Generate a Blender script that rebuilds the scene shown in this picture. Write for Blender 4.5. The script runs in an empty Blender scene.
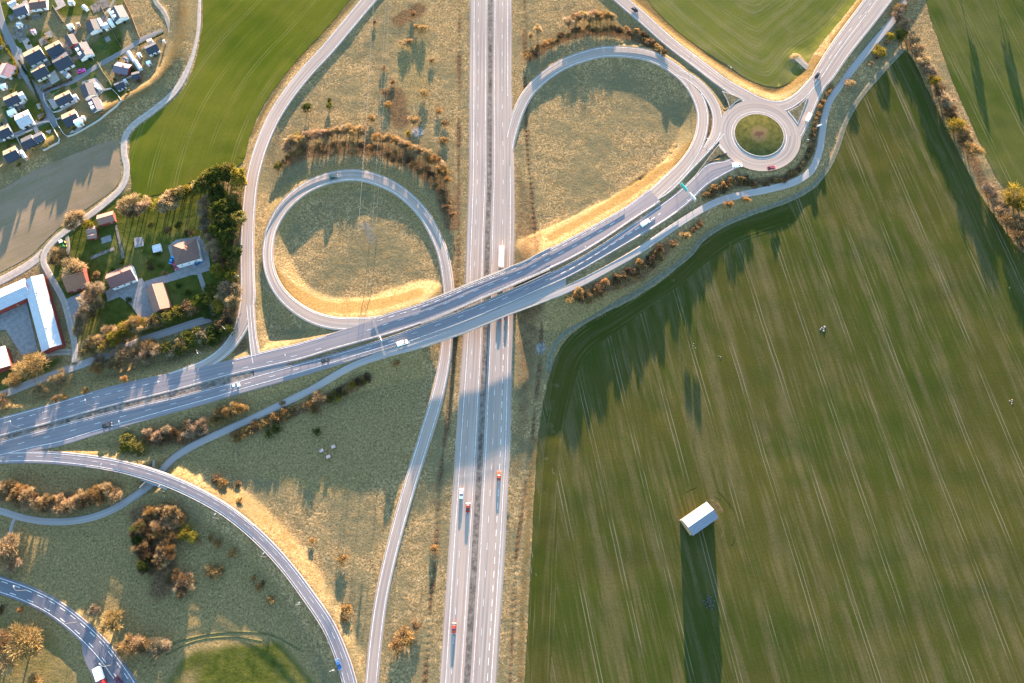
import bpy, bmesh, math, random
import numpy as np
from mathutils import Vector, noise as mnoise
from mathutils.geometry import delaunay_2d_cdt
random.seed(7); np.random.seed(7)
R = math.radians
FPX = 692.0; SC = 0.5; TILT = math.radians(18.0); CAMD = 346.0; CAMY = -CAMD*math.sin(TILT); CAMZ = CAMD*math.cos(TILT)
SUN_EL = 5.5; SUN_AZ = 2.0            # azimuth of the sun measured clockwise from +Y (image up)
scene = bpy.context.scene
C = scene.collection

# ------------------------------------------------------------------ camera
cd = bpy.data.cameras.new('camera'); cam = bpy.data.objects.new('camera', cd); C.objects.link(cam)
cam.location = (0, CAMY, CAMZ); cam.rotation_euler = (TILT, 0, 0); cd.sensor_width = 36; cd.lens = 36*FPX/1024.0
cd.clip_start = 1; cd.clip_end = 20000
scene.camera = cam
# ------------------------------------------------------------------ light
w = bpy.data.worlds.new('World'); scene.world = w; w.use_nodes = True
nt = w.node_tree; bg = nt.nodes['Background']
sky = nt.nodes.new('ShaderNodeTexSky'); sky.sky_type = 'NISHITA'; sky.sun_disc = False
sky.sun_elevation = R(SUN_EL); sky.sun_rotation = R(SUN_AZ)
sky.air_density = 1.0; sky.dust_density = 0.2; sky.ozone_density = 1.9
nt.links.new(sky.outputs[0], bg.inputs[0]); bg.inputs[1].default_value = 0.118
sl = bpy.data.lights.new('sun', 'SUN'); sl.energy = 5.0; sl.angle = R(0.5); sl.color = (1.0, 0.72, 0.50)
so = bpy.data.objects.new('sun', sl); C.objects.link(so)
sdir = Vector((math.sin(R(SUN_AZ))*math.cos(R(SUN_EL)), math.cos(R(SUN_AZ))*math.cos(R(SUN_EL)), math.sin(R(SUN_EL))))
so.rotation_euler = sdir.to_track_quat('Z', 'Y').to_euler()
vs = scene.view_settings; vs.view_transform = 'Standard'; vs.look = 'None'; vs.exposure = 3.74; vs.gamma = 1
vs.use_curve_mapping = False
scene.render.engine = 'CYCLES'

# ------------------------------------------------------------------ helpers
def W(px, py, z=0.0):
    u = (px-512)/FPX; v = (341.5-py)/FPX
    dy = v*math.cos(TILT)+math.sin(TILT); dz = v*math.sin(TILT)-math.cos(TILT)
    t = (z-CAMZ)/dz
    return (u*t, CAMY+dy*t, z)
def proj(x, y, z=0.0):
    ry = y-CAMY; rz = z-CAMZ
    dep = ry*math.sin(TILT)-rz*math.cos(TILT); v = ry*math.cos(TILT)+rz*math.sin(TILT)
    return (512+FPX*x/dep, 341.5-FPX*v/dep)

def props(o, label=None, cat=None, group=None, kind=None):
    if label: o['label'] = label
    if cat: o['category'] = cat
    if group: o['group'] = group
    if kind: o['kind'] = kind
    return o

def empty(name, loc, rz=0.0):
    o = bpy.data.objects.new(name, None); o.empty_display_size = 0.5
    o.location = loc; o.rotation_euler = (0, 0, rz); C.objects.link(o); return o

class MB:
    """collects faces and links them as one mesh object"""
    def __init__(s): s.v = []; s.f = []; s.mi = []; s.uv = None
    def add(s, vs_, fs_, mi=0):
        n = len(s.v); s.v += [tuple(p) for p in vs_]
        s.f += [tuple(i+n for i in f) for f in fs_]; s.mi += [mi]*len(fs_)
    def box(s, c, d, rz=0.0, mi=0, taper=1.0):
        cx, cy, cz = c; dx, dy, dz = d[0]/2, d[1]/2, d[2]/2
        ca, sa = math.cos(rz), math.sin(rz); P = []
        for z, t in ((-dz, 1.0), (dz, taper)):
            for x, y in ((-dx, -dy), (dx, -dy), (dx, dy), (-dx, dy)):
                x *= t; y *= t
                P.append((cx+x*ca-y*sa, cy+x*sa+y*ca, cz+z))
        s.add(P, [(3,2,1,0),(4,5,6,7),(0,1,5,4),(1,2,6,5),(2,3,7,6),(3,0,4,7)], mi)
    def tube(s, p, q, r0, r1=None, n=6, mi=0):
        r1 = r0 if r1 is None else r1
        p = Vector(p); q = Vector(q); d = (q-p)
        if d.length < 1e-6: return
        d.normalize(); a = d.orthogonal().normalized(); b = d.cross(a); P = []
        for c_, r in ((p, r0), (q, r1)):
            for i in range(n):
                t = 2*math.pi*i/n; P.append(c_+a*math.cos(t)*r+b*math.sin(t)*r)
        F = [(i, (i+1) % n, n+(i+1) % n, n+i) for i in range(n)]
        F += [tuple(range(n-1, -1, -1)), tuple(range(n, 2*n))]
        s.add(P, F, mi)
    def prism(s, prof, y0, y1, mi=0, t0=1.0):
        """side profile in x,z (ccw), extruded along y"""
        n = len(prof)
        P = [(x, y0, z) for x, z in prof]+[(x, y1, z) for x, z in prof]
        F = [tuple(range(n)), tuple(range(2*n-1, n-1, -1))]
        F += [(i, n+i, n+(i+1) % n, (i+1) % n) for i in range(n)]
        s.add(P, F, mi)
    def build(s, name, mats, parent=None, smooth=False, loc=None):
        me = bpy.data.meshes.new(name); me.from_pydata(s.v, [], s.f)
        if not isinstance(mats, (list, tuple)): mats = [mats]
        for m in mats: me.materials.append(m)
        me.polygons.foreach_set('material_index', s.mi)
        if smooth: me.polygons.foreach_set('use_smooth', [True]*len(s.f))
        if s.uv is not None:
            uvl = me.uv_layers.new(name='UVMap')
            li = np.zeros(len(me.loops), dtype=np.int32); me.loops.foreach_get('vertex_index', li)
            uvl.data.foreach_set('uv', np.array(s.uv, dtype=np.float32)[li].ravel())
        me.update()
        o = bpy.data.objects.new(name, me); C.objects.link(o)
        if parent is not None: o.parent = parent
        if loc is not None: o.location = loc
        return o

# ------------------------------------------------------------------ materials
class NT:
    def __init__(s, name):
        s.m = bpy.data.materials.new(name); s.m.use_nodes = True; s.t = s.m.node_tree
        s.b = s.t.nodes['Principled BSDF']; s.b.inputs['Specular IOR Level'].default_value = 0.25
    def n(s, t, **k):
        x = s.t.nodes.new(t)
        for a, b in k.items(): setattr(x, a, b)
        return x
    def l(s, a, b): s.t.links.new(a, b)
    def noise(s, vec, scale, detail=3.0, rough=0.55, dist=0.0):
        x = s.n('ShaderNodeTexNoise'); x.inputs['Scale'].default_value = scale
        x.inputs['Detail'].default_value = detail; x.inputs['Roughness'].default_value = rough
        x.inputs['Distortion'].default_value = dist
        if vec is not None: s.l(vec, x.inputs['Vector'])
        return x.outputs['Fac']
    def ramp(s, fac, a, b, c0=0.0, c1=1.0):
        x = s.n('ShaderNodeMapRange'); x.inputs['From Min'].default_value = a; x.inputs['From Max'].default_value = b
        x.inputs['To Min'].default_value = c0; x.inputs['To Max'].default_value = c1
        x.interpolation_type = 'SMOOTHSTEP'
        s.l(fac, x.inputs['Value']); return x.outputs[0]
    def math(s, op, a, b=None, clamp=False):
        x = s.n('ShaderNodeMath', operation=op); x.use_clamp = clamp
        for i, v in enumerate((a, b)):
            if v is None: continue
            if isinstance(v, (int, float)): x.inputs[i].default_value = v
            else: s.l(v, x.inputs[i])
        return x.outputs[0]
    def mix(s, fac, a, b, mode='MIX'):
        x = s.n('ShaderNodeMix', data_type='RGBA', blend_type=mode)
        for i, v in ((0, fac), (6, a), (7, b)):
            if isinstance(v, (int, float)): x.inputs[i].default_value = v
            elif isinstance(v, tuple): x.inputs[i].default_value = v+(1.0,) if len(v) == 3 else v
            else: s.l(v, x.inputs[i])
        return x.outputs[2]
    def bump(s, h, strength, dist):
        x = s.n('ShaderNodeBump'); x.inputs['Strength'].default_value = strength
        x.inputs['Distance'].default_value = dist; s.l(h, x.inputs['Height'])
        s.l(x.outputs[0], s.b.inputs['Normal'])
    def out(s, col, rough=0.9):
        if rough >= 0.9: s.b.inputs['Specular IOR Level'].default_value = 0.0
        if isinstance(col, tuple): s.b.inputs['Base Color'].default_value = col+(1.0,)
        else: s.l(col, s.b.inputs['Base Color'])
        s.b.inputs['Roughness'].default_value = rough
        return s.m

def simple(name, col, rough=0.6, metal=0.0, var=0.18, scale=1.2):
    t = NT(name); tc = t.n('ShaderNodeTexCoord')
    f = t.noise(tc.outputs['Object'], scale, 4)
    f = t.ramp(f, 0.3, 0.7)
    a = tuple(c*(1-var) for c in col); b = tuple(min(1, c*(1+var)) for c in col)
    t.b.inputs['Metallic'].default_value = metal
    return t.out(t.mix(f, a, b), rough)

_sm = {}
def paint(col, rough=0.5, metal=0.0, var=0.1):
    k = (tuple(round(c, 3) for c in col), rough, metal)
    if k not in _sm: _sm[k] = simple('paint_%d' % len(_sm), col, rough, metal, var)
    return _sm[k]

def asphalt(name, a, b, tint):
    t = NT(name); uv = t.n('ShaderNodeUVMap'); tc = t.n('ShaderNodeTexCoord')
    mp = t.n('ShaderNodeMapping'); mp.inputs['Scale'].default_value = (1.0, 0.012, 1.0); t.l(uv.outputs[0], mp.inputs[0])
    st = t.ramp(t.noise(mp.outputs[0], 1.1, 3, 0.6), 0.32, 0.68)
    mp2 = t.n('ShaderNodeMapping'); mp2.inputs['Scale'].default_value = (0.25, 0.02, 1.0); t.l(uv.outputs[0], mp2.inputs[0])
    pt = t.ramp(t.noise(mp2.outputs[0], 1.0, 2, 0.6), 0.35, 0.65)
    big = t.ramp(t.noise(tc.outputs['Object'], 0.02, 3), 0.3, 0.7)
    fine = t.noise(tc.outputs['Object'], 2.5, 4, 0.7)
    c = t.mix(st, a, b); c = t.mix(t.math('MULTIPLY', pt, 0.55), c, tint)
    c = t.mix(t.math('MULTIPLY', big, 0.35), c, tuple(x*0.82 for x in a))
    c = t.mix(t.math('MULTIPLY', fine, 0.25), c, tuple(x*0.7 for x in a))
    return t.out(c, 0.92)

M = {}
M['asphalt'] = asphalt('asphalt', (0.170, 0.144, 0.134), (0.315, 0.272, 0.238), (0.295, 0.222, 0.178))
M['asphalt_dark'] = asphalt('asphalt_dark', (0.115, 0.112, 0.128), (0.20, 0.185, 0.195), (0.22, 0.18, 0.17))
M['asphalt_bluish'] = asphalt('asphalt_bluish', (0.080, 0.086, 0.108), (0.125, 0.125, 0.145), (0.15, 0.13, 0.135))  # darker, bluer asphalt for the lower left road and lay-by
M['asphalt_old'] = asphalt('asphalt_worn', (0.20, 0.185, 0.18), (0.27, 0.25, 0.24), (0.25, 0.215, 0.195))
M['asphalt_street'] = asphalt('asphalt_street', (0.13, 0.13, 0.135), (0.17, 0.165, 0.165), (0.15, 0.14, 0.14))
M['white_line'] = simple('white_line', (0.50, 0.49, 0.47), 0.95, var=0.25, scale=0.7)
M['kerb'] = simple('kerb_stone', (0.30, 0.28, 0.26), 0.9)
M['concrete'] = simple('concrete', (0.2, 0.19, 0.18), 0.9)
M['steel'] = simple('galvanised_steel', (0.16, 0.16, 0.165), 0.6, 0.3)
M['glass'] = simple('window_glass', (0.02, 0.03, 0.04), 0.08, 0.0)
M['rubber'] = simple('rubber', (0.015, 0.015, 0.016), 0.8)
M['lamp'] = simple('lamp_housing', (0.35, 0.35, 0.34), 0.5, 0.1)

def gravel_mat(name, a, b, rut):
    t = NT(name); uv = t.n('ShaderNodeUVMap'); tc = t.n('ShaderNodeTexCoord')
    sx = t.n('ShaderNodeSeparateXYZ'); t.l(uv.outputs[0], sx.inputs[0])
    f = t.ramp(t.noise(tc.outputs['Object'], 0.5, 5, 0.65), 0.3, 0.7)
    c = t.mix(f, a, b)
    au = t.math('ABSOLUTE', sx.outputs[0])
    mid = t.math('LESS_THAN', au, 0.5)
    c = t.mix(t.math('MULTIPLY', mid, 0.5), c, rut)
    t.bump(t.noise(tc.outputs['Object'], 1.5, 4, 0.7), 0.35, 0.12)
    return t.out(c, 0.95)
M['gravel'] = gravel_mat('gravel', (0.17, 0.145, 0.125), (0.25, 0.22, 0.19), (0.13, 0.12, 0.07))
M['gravel_pale'] = gravel_mat('gravel_pale', (0.22, 0.19, 0.17), (0.30, 0.26, 0.23), (0.2, 0.18, 0.14))
M['grass_track'] = gravel_mat('grass_track', (0.085, 0.078, 0.055), (0.14, 0.128, 0.10), (0.07, 0.075, 0.035))
M['crop_track'] = gravel_mat('crop_track', (0.08, 0.074, 0.03), (0.15, 0.13, 0.07), (0.03, 0.034, 0.01))
M['yard'] = gravel_mat('yard_paving', (0.13, 0.125, 0.125), (0.19, 0.18, 0.175), (0.16, 0.15, 0.15))

def ground_mat():
    t = NT('rough_grass'); tc = t.n('ShaderNodeTexCoord'); O = tc.outputs['Object']
    at = t.n('ShaderNodeAttribute', attribute_name='zone'); sp = t.n('ShaderNodeSeparateColor'); t.l(at.outputs['Color'], sp.inputs[0])
    at2 = t.n('ShaderNodeAttribute', attribute_name='zone2'); sp2 = t.n('ShaderNodeSeparateColor'); t.l(at2.outputs['Color'], sp2.inputs[0])
    n1 = t.noise(O, 0.035, 4, 0.6); n2 = t.noise(O, 0.22, 5, 0.7); n3 = t.noise(O, 1.1, 5, 0.75, 0.6)
    f2 = t.ramp(n2, 0.3, 0.7); f3 = t.ramp(n3, 0.35, 0.68)
    n4 = t.noise(O, 0.30, 5, 0.8, 1.5); f4 = t.ramp(n4, 0.38, 0.62)
    straw = t.mix(f3, (0.085, 0.060, 0.028), (0.345, 0.245, 0.125))
    straw = t.mix(t.math('MULTIPLY', f4, 0.7), straw, (0.085, 0.064, 0.030))
    straw = t.mix(t.math('MULTIPLY', t.ramp(n1, 0.46, 0.58), 0.7), straw, (0.095, 0.084, 0.046))
    straw = t.mix(t.math('MULTIPLY', t.ramp(n2, 0.54, 0.70), 0.6), straw, (0.19, 0.115, 0.045))
    green = t.mix(f3, (0.066, 0.050, 0.022), (0.225, 0.170, 0.080))
    green = t.mix(t.math('MULTIPLY', f4, 0.5), green, (0.160, 0.115, 0.050))
    lush = t.mix(f2, (0.028, 0.038, 0.007), (0.060, 0.064, 0.014)); lush = t.mix(t.math('MULTIPLY', t.ramp(n1, 0.5, 0.6), 0.6), lush, (0.085, 0.078, 0.026))
    brown = t.mix(f3, (0.040, 0.028, 0.017), (0.15, 0.092, 0.045))
    bare = t.mix(f3, (0.13, 0.115, 0.10), (0.24, 0.215, 0.19))
    def br(ch, g=0.5):
        # break the zone edge up with noise
        x = t.math('ADD', ch, t.math('MULTIPLY', t.math('SUBTRACT', n2, 0.5), g))
        x = t.math('ADD', x, t.math('MULTIPLY', t.math('SUBTRACT', n3, 0.5), g))
        return t.ramp(x, 0.3, 0.7)
    c = t.mix(br(sp.outputs[0], 0.9), straw, green)
    c = t.mix(br(sp.outputs[1], 0.8), c, brown)
    c = t.mix(br(sp2.outputs[0], 0.4), c, lush)
    c = t.mix(br(sp2.outputs[1], 0.7), c, t.mix(f3, (0.075, 0.051, 0.021), (0.135, 0.092, 0.039)))  # sun-facing banks: colour held darker where the low sun hits
    c = t.mix(br(sp.outputs[2], 0.5), c, bare)
    h = t.math('ADD', t.math('ADD', t.math('MULTIPLY', n3, 0.5), t.math('MULTIPLY', n2, 0.9)), t.math('MULTIPLY', n4, 0.9))
    t.bump(h, 0.5, 0.5)
    return t.out(c, 0.97)

def field_mat(name, cols, spacing, phase, tramcol, tram=0.6, streak=0.6, gauge=0.95, lw=0.32, bump=0.25):
    """crop rows run along v; u is metres across the rows"""
    t = NT(name); tc = t.n('ShaderNodeTexCoord'); O = tc.outputs['Object']
    uv = t.n('ShaderNodeUVMap'); sx = t.n('ShaderNodeSeparateXYZ'); t.l(uv.outputs[0], sx.inputs[0])
    def st(su, sv, det=3):
        mp = t.n('ShaderNodeMapping'); mp.inputs['Scale'].default_value = (su, sv, 1); t.l(uv.outputs[0], mp.inputs[0])
        return t.noise(mp.outputs[0], 1.0, det, 0.6)
    s1 = st(0.9, 0.022, 5); s2 = st(0.16, 0.012, 6); s3 = st(2.4, 0.07, 4); brk = st(0.10, 0.035, 4)
    big = t.noise(O, 0.012, 4, 0.6); med = t.noise(O, 0.07, 4, 0.65); fine = t.noise(O, 0.9, 4, 0.7)
    c = t.mix(t.ramp(big, 0.40, 0.58), cols[0], cols[1])
    c = t.mix(t.math('MULTIPLY', t.ramp(s2, 0.46, 0.66), streak), c, cols[2])
    c = t.mix(t.math('MULTIPLY', t.math('MULTIPLY', t.ramp(s1, 0.46, 0.64), t.ramp(brk, 0.42, 0.60, 0.15, 1.0)), streak), c, cols[2])
    c = t.mix(t.math('MULTIPLY', t.ramp(s3, 0.45, 0.7), streak*0.4), c, tuple(x*0.55 for x in cols[0]))
    c = t.mix(t.math('MULTIPLY', t.ramp(med, 0.5, 0.72), 0.45), c, cols[3])
    c = t.mix(t.math('MULTIPLY', t.ramp(fine, 0.4, 0.7), 0.3), c, tuple(x*0.6 for x in cols[1]))
    wob = t.math('MULTIPLY', t.math('SUBTRACT', st(0.05, 0.012), 0.5), 1.6)
    x = t.math('ADD', t.math('ADD', sx.outputs[0], wob), -phase + spacing*200.5)
    x = t.math('SUBTRACT', t.math('MODULO', x, spacing), spacing/2)
    x = t.math('ABSOLUTE', t.math('SUBTRACT', t.math('ABSOLUTE', x), gauge))
    m = t.ramp(x, lw, lw*0.35, 0.0, 1.0)
    m2 = t.ramp(x, lw, lw*0.3)
    inv = t.math('SUBTRACT', 1.0, t.ramp(x, lw*0.3, lw))
    inv = t.math('MULTIPLY', inv, t.math('MULTIPLY', t.ramp(st(0.06, 0.035), 0.38, 0.62, 0.12, 1.0), tram))
    c = t.mix(inv, c, tramcol)
    h = t.math('ADD', t.math('MULTIPLY', s3, 0.25), t.math('ADD', t.math('MULTIPLY', fine, 0.25), t.math('MULTIPLY', s1, 0.3)))
    t.bump(h, bump, 0.5)
    return t.out(c, 0.95)

def foliage_mat(name, var=0.35):
    t = NT(name); oi = t.n('ShaderNodeObjectInfo'); tc = t.n('ShaderNodeTexCoord')
    f = t.noise(tc.outputs['Object'], 0.8, 3, 0.7)
    dk = t.mix(1.0, oi.outputs['Color'], (0.6, 0.58, 0.55), 'MULTIPLY')
    lt = t.mix(1.0, oi.outputs['Color'], (1.3, 1.25, 1.2), 'MULTIPLY')
    c = t.mix(t.ramp(f, 0.35, 0.65), dk, lt)
    m_ = t.out(c, 0.95); tl = t.n('ShaderNodeBsdfTranslucent'); t.l(c, tl.inputs['Color']); mx = t.n('ShaderNodeMixShader'); mx.inputs[0].default_value = 0.35
    t.l(t.b.outputs[0], mx.inputs[1]); t.l(tl.outputs[0], mx.inputs[2]); ou = [q for q in t.t.nodes if q.type == 'OUTPUT_MATERIAL'][0]; t.l(mx.outputs[0], ou.inputs[0])
    return m_
M['foliage'] = foliage_mat('foliage')
M['bark'] = simple('bark', (0.12, 0.085, 0.06), 0.9, var=0.3, scale=3)

# ------------------------------------------------------------------ roads: traced centre lines
def cr(P, n_per=2.0):
    """Catmull-Rom through the rows of P (x,y,z,hw), then even steps of n_per metres"""
    P = np.array(P, float); Q = np.vstack([2*P[0]-P[1], P, 2*P[-1]-P[-2]]); out = []
    for i in range(1, len(Q)-2):
        p0, p1, p2, p3 = Q[i-1], Q[i], Q[i+1], Q[i+2]
        for t in np.linspace(0, 1, 16, endpoint=False):
            out.append(0.5*((2*p1)+(-p0+p2)*t+(2*p0-5*p1+4*p2-p3)*t*t+(-p0+3*p1-3*p2+p3)*t**3))
    out.append(P[-1]); out = np.array(out)
    s = np.concatenate([[0], np.cumsum(np.hypot(np.diff(out[:, 0]), np.diff(out[:, 1])))])
    k = max(2, int(s[-1]/n_per)+1); ss = np.linspace(0, s[-1], k)
    Z = np.stack([np.interp(ss, s, out[:, j]) for j in range(out.shape[1])], 1)
    return Z, ss

SUP = []      # supports for the terrain: x, y, z, half width
LOW = []      # carved passages
class Road:
    def __init__(s, pts, name='road', mat='asphalt', lift=0.0, step=2.0, skip=None, low=False, sup=True, drop=0.35, skirt=(0.5, 0.6)):
        # pts rows: px, py, z, half width in px
        Q = []
        for i, p in enumerate(pts):
            x, y, z = W(p[0], p[1], p[2]); a_, c_ = pts[max(0, i-1)], pts[min(len(pts)-1, i+1)]
            dx, dy = c_[0]-a_[0], c_[1]-a_[1]; l_ = math.hypot(dx, dy); nx, ny = -dy/l_*p[3], dx/l_*p[3]
            A_ = W(p[0]+nx, p[1]+ny, p[2]); B_ = W(p[0]-nx, p[1]-ny, p[2]); q0 = W(a_[0], a_[1], p[2]); q1 = W(c_[0], c_[1], p[2])
            tx, ty = q1[0]-q0[0], q1[1]-q0[1]; tl = math.hypot(tx, ty)
            Q.append((x, y, z+lift, abs((A_[0]-B_[0])*(-ty)+(A_[1]-B_[1])*tx)/tl/2))
        s.Z, s.s = cr(Q, step); s.name = name; s.mat = mat; s.low = low
        d = np.gradient(s.Z[:, :2], axis=0); d /= np.linalg.norm(d, axis=1)[:, None]
        s.t = d; s.nrm = np.stack([-d[:, 1], d[:, 0]], 1)     # left of travel
        s.mb = MB(); n = len(s.Z); V = []; U = []
        for i in range(n):
            x, y, z, h = s.Z[i]; nx, ny = s.nrm[i]
            for o_, dz in ((-h-skirt[0], -skirt[1]), (-h, 0), (0, 0.03), (h, 0), (h+skirt[0], -skirt[1])):
                V.append((x+nx*o_, y+ny*o_, z+dz)); U.append((o_, s.s[i]))
        F = []
        for i in range(n-1):
            a = i*5; b = a+5
            for j in range(4): F.append((a+j, b+j, b+j+1, a+j+1))
        s.mb.add(V, F); s.uvs = U
        if sup:
            sel = [i for i in range(n) if not (skip and skip(s.px(i)))]
            for i in sel: SUP.append((s.Z[i, 0], s.Z[i, 1], s.Z[i, 2]-drop, s.Z[i, 3]))
        if low:
            for i in range(n):
                if low is True or low(s.px(i)): LOW.append((s.Z[i, 0], s.Z[i, 1], s.Z[i, 2]-drop, s.Z[i, 3]))
    def px(s, i):
        return proj(s.Z[i, 0], s.Z[i, 1], s.Z[i, 2])
    def at(s, S):
        x, y, z, h = (np.interp(S, s.s, s.Z[:, j]) for j in range(4))
        nx, ny = np.interp(S, s.s, s.nrm[:, 0]), np.interp(S, s.s, s.nrm[:, 1])
        return x, y, z, h, nx, ny
    def srange(s, f):
        """station where the centre line passes the pixel test f first"""
        for i in range(len(s.Z)):
            if f(s.px(i)): return s.s[i]
        return s.s[-1]
    def line(s, off, s0=0, s1=None, wd=0.28, dash=None, keep=None):
        """off: number (metres from the centre) or ('L'/'R', inset from the edge)"""
        s1 = s.s[-1] if s1 is None else s1
        segs = []
        if dash:
            q = s0
            while q < s1: segs.append((q, min(q+dash[0], s1))); q += dash[0]+dash[1]
        else: segs = [(s0, s1)]
        for a, b in segs:
            k = max(1, int((b-a)/3.0)); V = []; F = []; prev = False
            for j in range(k+1):
                S = a+(b-a)*j/k; x, y, z, h, nx, ny = s.at(S)
                o_ = off if not isinstance(off, tuple) else ((h-off[1]) if off[0] == 'L' else -(h-off[1]))
                pp = proj(x, y, z)
                ok = keep is None or keep(pp)
                V += [(x+nx*(o_-wd/2), y+ny*(o_-wd/2), z+0.05), (x+nx*(o_+wd/2), y+ny*(o_+wd/2), z+0.05)]
                if j > 0 and ok and prev: F.append((2*j-2, 2*j, 2*j+1, 2*j-1))
                prev = ok
            s.mb.add(V, F, 1); s.uvs += [(0, 0)]*len(V)
    def build(s, label=None):
        s.mb.uv = s.uvs
        o = s.mb.build(s.name, [M[s.mat], M['white_line']]); o['kind'] = 'structure'
        return o

def edges_x(top, bot, zf, xs, axis=0):
    """pairs of edge traces as functions of pixel x (axis 0) or y (axis 1) -> centre points"""
    T = np.array(top, float); B = np.array(bot, float); a, b = (0, 1) if axis == 0 else (1, 0)
    out = []
    for x in xs:
        t = np.interp(x, T[:, a], T[:, b]); q = np.interp(x, B[:, a], B[:, b])
        e = 12; m0 = (np.interp(x-e, T[:, a], T[:, b])+np.interp(x-e, B[:, a], B[:, b]))/2
        m1 = (np.interp(x+e, T[:, a], T[:, b])+np.interp(x+e, B[:, a], B[:, b]))/2
        if x-e < min(T[0, a], B[0, a]) or x+e > max(T[-1, a], B[-1, a]): sl_ = 0.33 if axis == 0 else 0
        else: sl_ = (m1-m0)/(2*e)
        hw = abs(q-t)/2*math.cos(math.atan(sl_)); c_ = (t+q)/2
        out.append((x, c_, zf(x), hw) if axis == 0 else (c_, x, zf(x), hw))
    return out

def lerp(pts):
    P = np.array(pts, float); return lambda x: float(np.interp(x, P[:, 0], P[:, 1]))

# main road, two carriageways
zU = lerp([(-60, 2.6), (0, 2.8), (100, 3.4), (200, 3.9), (260, 4.2), (330, 5.1), (400, 6.4), (480, 7.5), (520, 7.4), (580, 6.6), (620, 5.7), (680, 4.2), (730, 3.55)])
zL = lerp([(-60, 2.6), (0, 2.8), (100, 3.4), (200, 3.9), (260, 4.1), (330, 4.6), (400, 5.8), (480, 6.9), (520, 6.9), (580, 6.2), (620, 5.4), (680, 4.1), (745, 3.5)])
Utop = [(-60, 436), (0, 418), (44, 406), (88, 393), (123, 383.5), (160, 375), (190, 369.5), (224, 362), (259, 352.7), (300, 343), (324, 336), (350, 328), (385, 314.5), (420, 303.8), (440, 296.4), (472.7, 282.7), (525.5, 261.6), (546.5, 250), (580, 233.5), (626.7, 206.4), (662, 182)]
Ubot = [(-60, 452), (0, 436.7), (52.7, 422.6), (105, 407.7), (160, 394.5), (192.7, 386), (224, 377), (254, 370), (275, 365.5), (300, 359.5), (315, 354.5), (368, 340), (403, 330), (440, 316.6), (472.7, 302), (518.4, 282.7), (551.8, 268), (580, 254), (612.7, 233.5), (662, 199.5)]
Ltop = [(-60, 456), (0, 441), (52.7, 427), (105, 413), (160, 399.8), (184, 395), (224, 384.4), (254, 376), (280, 368.4), (324, 357), (376.6, 341.8), (420, 326), (440, 319), (472.7, 307.3), (525.5, 284.5), (580, 259), (612.7, 237.5), (658.4, 206), (682.5, 188), (701, 171), (713, 161)]
Lbot = [(-60, 474), (0, 459), (17.6, 454), (61.5, 445), (105.4, 431.4), (157.6, 416.5), (210.3, 402), (245.4, 391.5), (280, 382), (300, 376), (332.7, 366), (385, 350), (420, 338.5), (464, 322.5), (508, 304.5), (543, 288.5), (560, 281), (580, 271), (612.7, 252), (658.4, 225), (683, 208), (700.6, 191), (713, 180)]
xs = [-60, -30, 0, 30, 60, 90, 120, 150, 180, 210, 240, 270, 300, 330, 360, 390, 420, 450, 480, 510, 540, 570, 600, 630, 655]
BR0, BR1 = 424, 547
onbridge = lambda p: BR0 < p[0] < BR1
U = Road(edges_x(Utop, Ubot, zU, xs), skip=onbridge, lift=0.06, mat='asphalt_dark')
Lr = Road(edges_x(Ltop, Lbot, zL, xs+[680, 700, 712])+[(728, 166, 3.5, 6), (742, 158, 3.5, 6)], skip=onbridge, lift=0.03, mat='asphalt_dark')
# motorway
zM = lambda y: 0.7
ML = Road(edges_x([(470.5, -90), (470.5, 0), (469.3, 180), (465.5, 290), (463.6, 340), (456, 450), (448.5, 560), (440.5, 683), (434, 780), (419, 1000)],
                  [(488, -90), (488, 0), (487, 180), (485, 230), (483, 340), (477.5, 450), (471, 560), (463.5, 683), (456, 780), (441, 1000)], zM, list(range(-90, 1001, 30)), 1), low=True, lift=0.05)
MR = Road(edges_x([(493, -90), (493, 0), (492, 180), (490.5, 230), (488, 340), (483.5, 450), (477.5, 560), (470, 683), (463, 780), (448, 1000)],
                  [(511, -90), (511, 0), (511, 100), (513.5, 160), (514, 230), (512, 340), (509.5, 450), (503.5, 560), (495.5, 683), (488, 780), (473, 1000)], zM, list(range(-90, 1001, 30)), 1), low=True, lift=0.05)
# western loop and its ramp
LO = Road([(352, 900, 0.7, 6.2), (366, 740, 0.7, 6.2), (371.4, 683, 0.7, 6.2), (375.6, 640, 0.7, 6.2), (381, 600, 0.7, 6), (389.5, 560, 0.7, 6), (398.5, 525, 0.7, 6), (410, 485, 0.7, 6), (424, 440, 0.7, 6), (437, 397, 0.7, 5.8), (444.5, 360, 0.7, 5.5), (447.5, 325, 0.7, 5.2), (448.6, 295, 0.8, 5.2), (444.5, 262, 0.9, 5.2), (438, 241, 0.9, 5.2), (425, 216, 1.0, 5.3), (407.5, 197, 1.2, 5.3),
           (387, 183.7, 1.5, 5.4), (360.6, 175.5, 1.8, 5.4), (334, 177, 2.2, 5.4), (308, 186.6, 2.7, 5.4), (286, 204.5, 3.2, 5.4), (272.7, 226, 3.3, 5.2), (268, 246.7, 3.6, 5.2), (268.8, 267, 3.9, 5.2), (276, 286, 4.2, 5.3), (289, 302, 4.4, 5.6), (308, 315, 4.7, 6), (328.4, 322, 5.0, 6.3), (351, 323.8, 5.5, 6.3), (375, 322, 5.95, 5.5), (395, 317.5, 6.28, 5)],
          low=lambda p: 270 < p[1] < 400 and p[0] > 400, lift=0.02)
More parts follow.
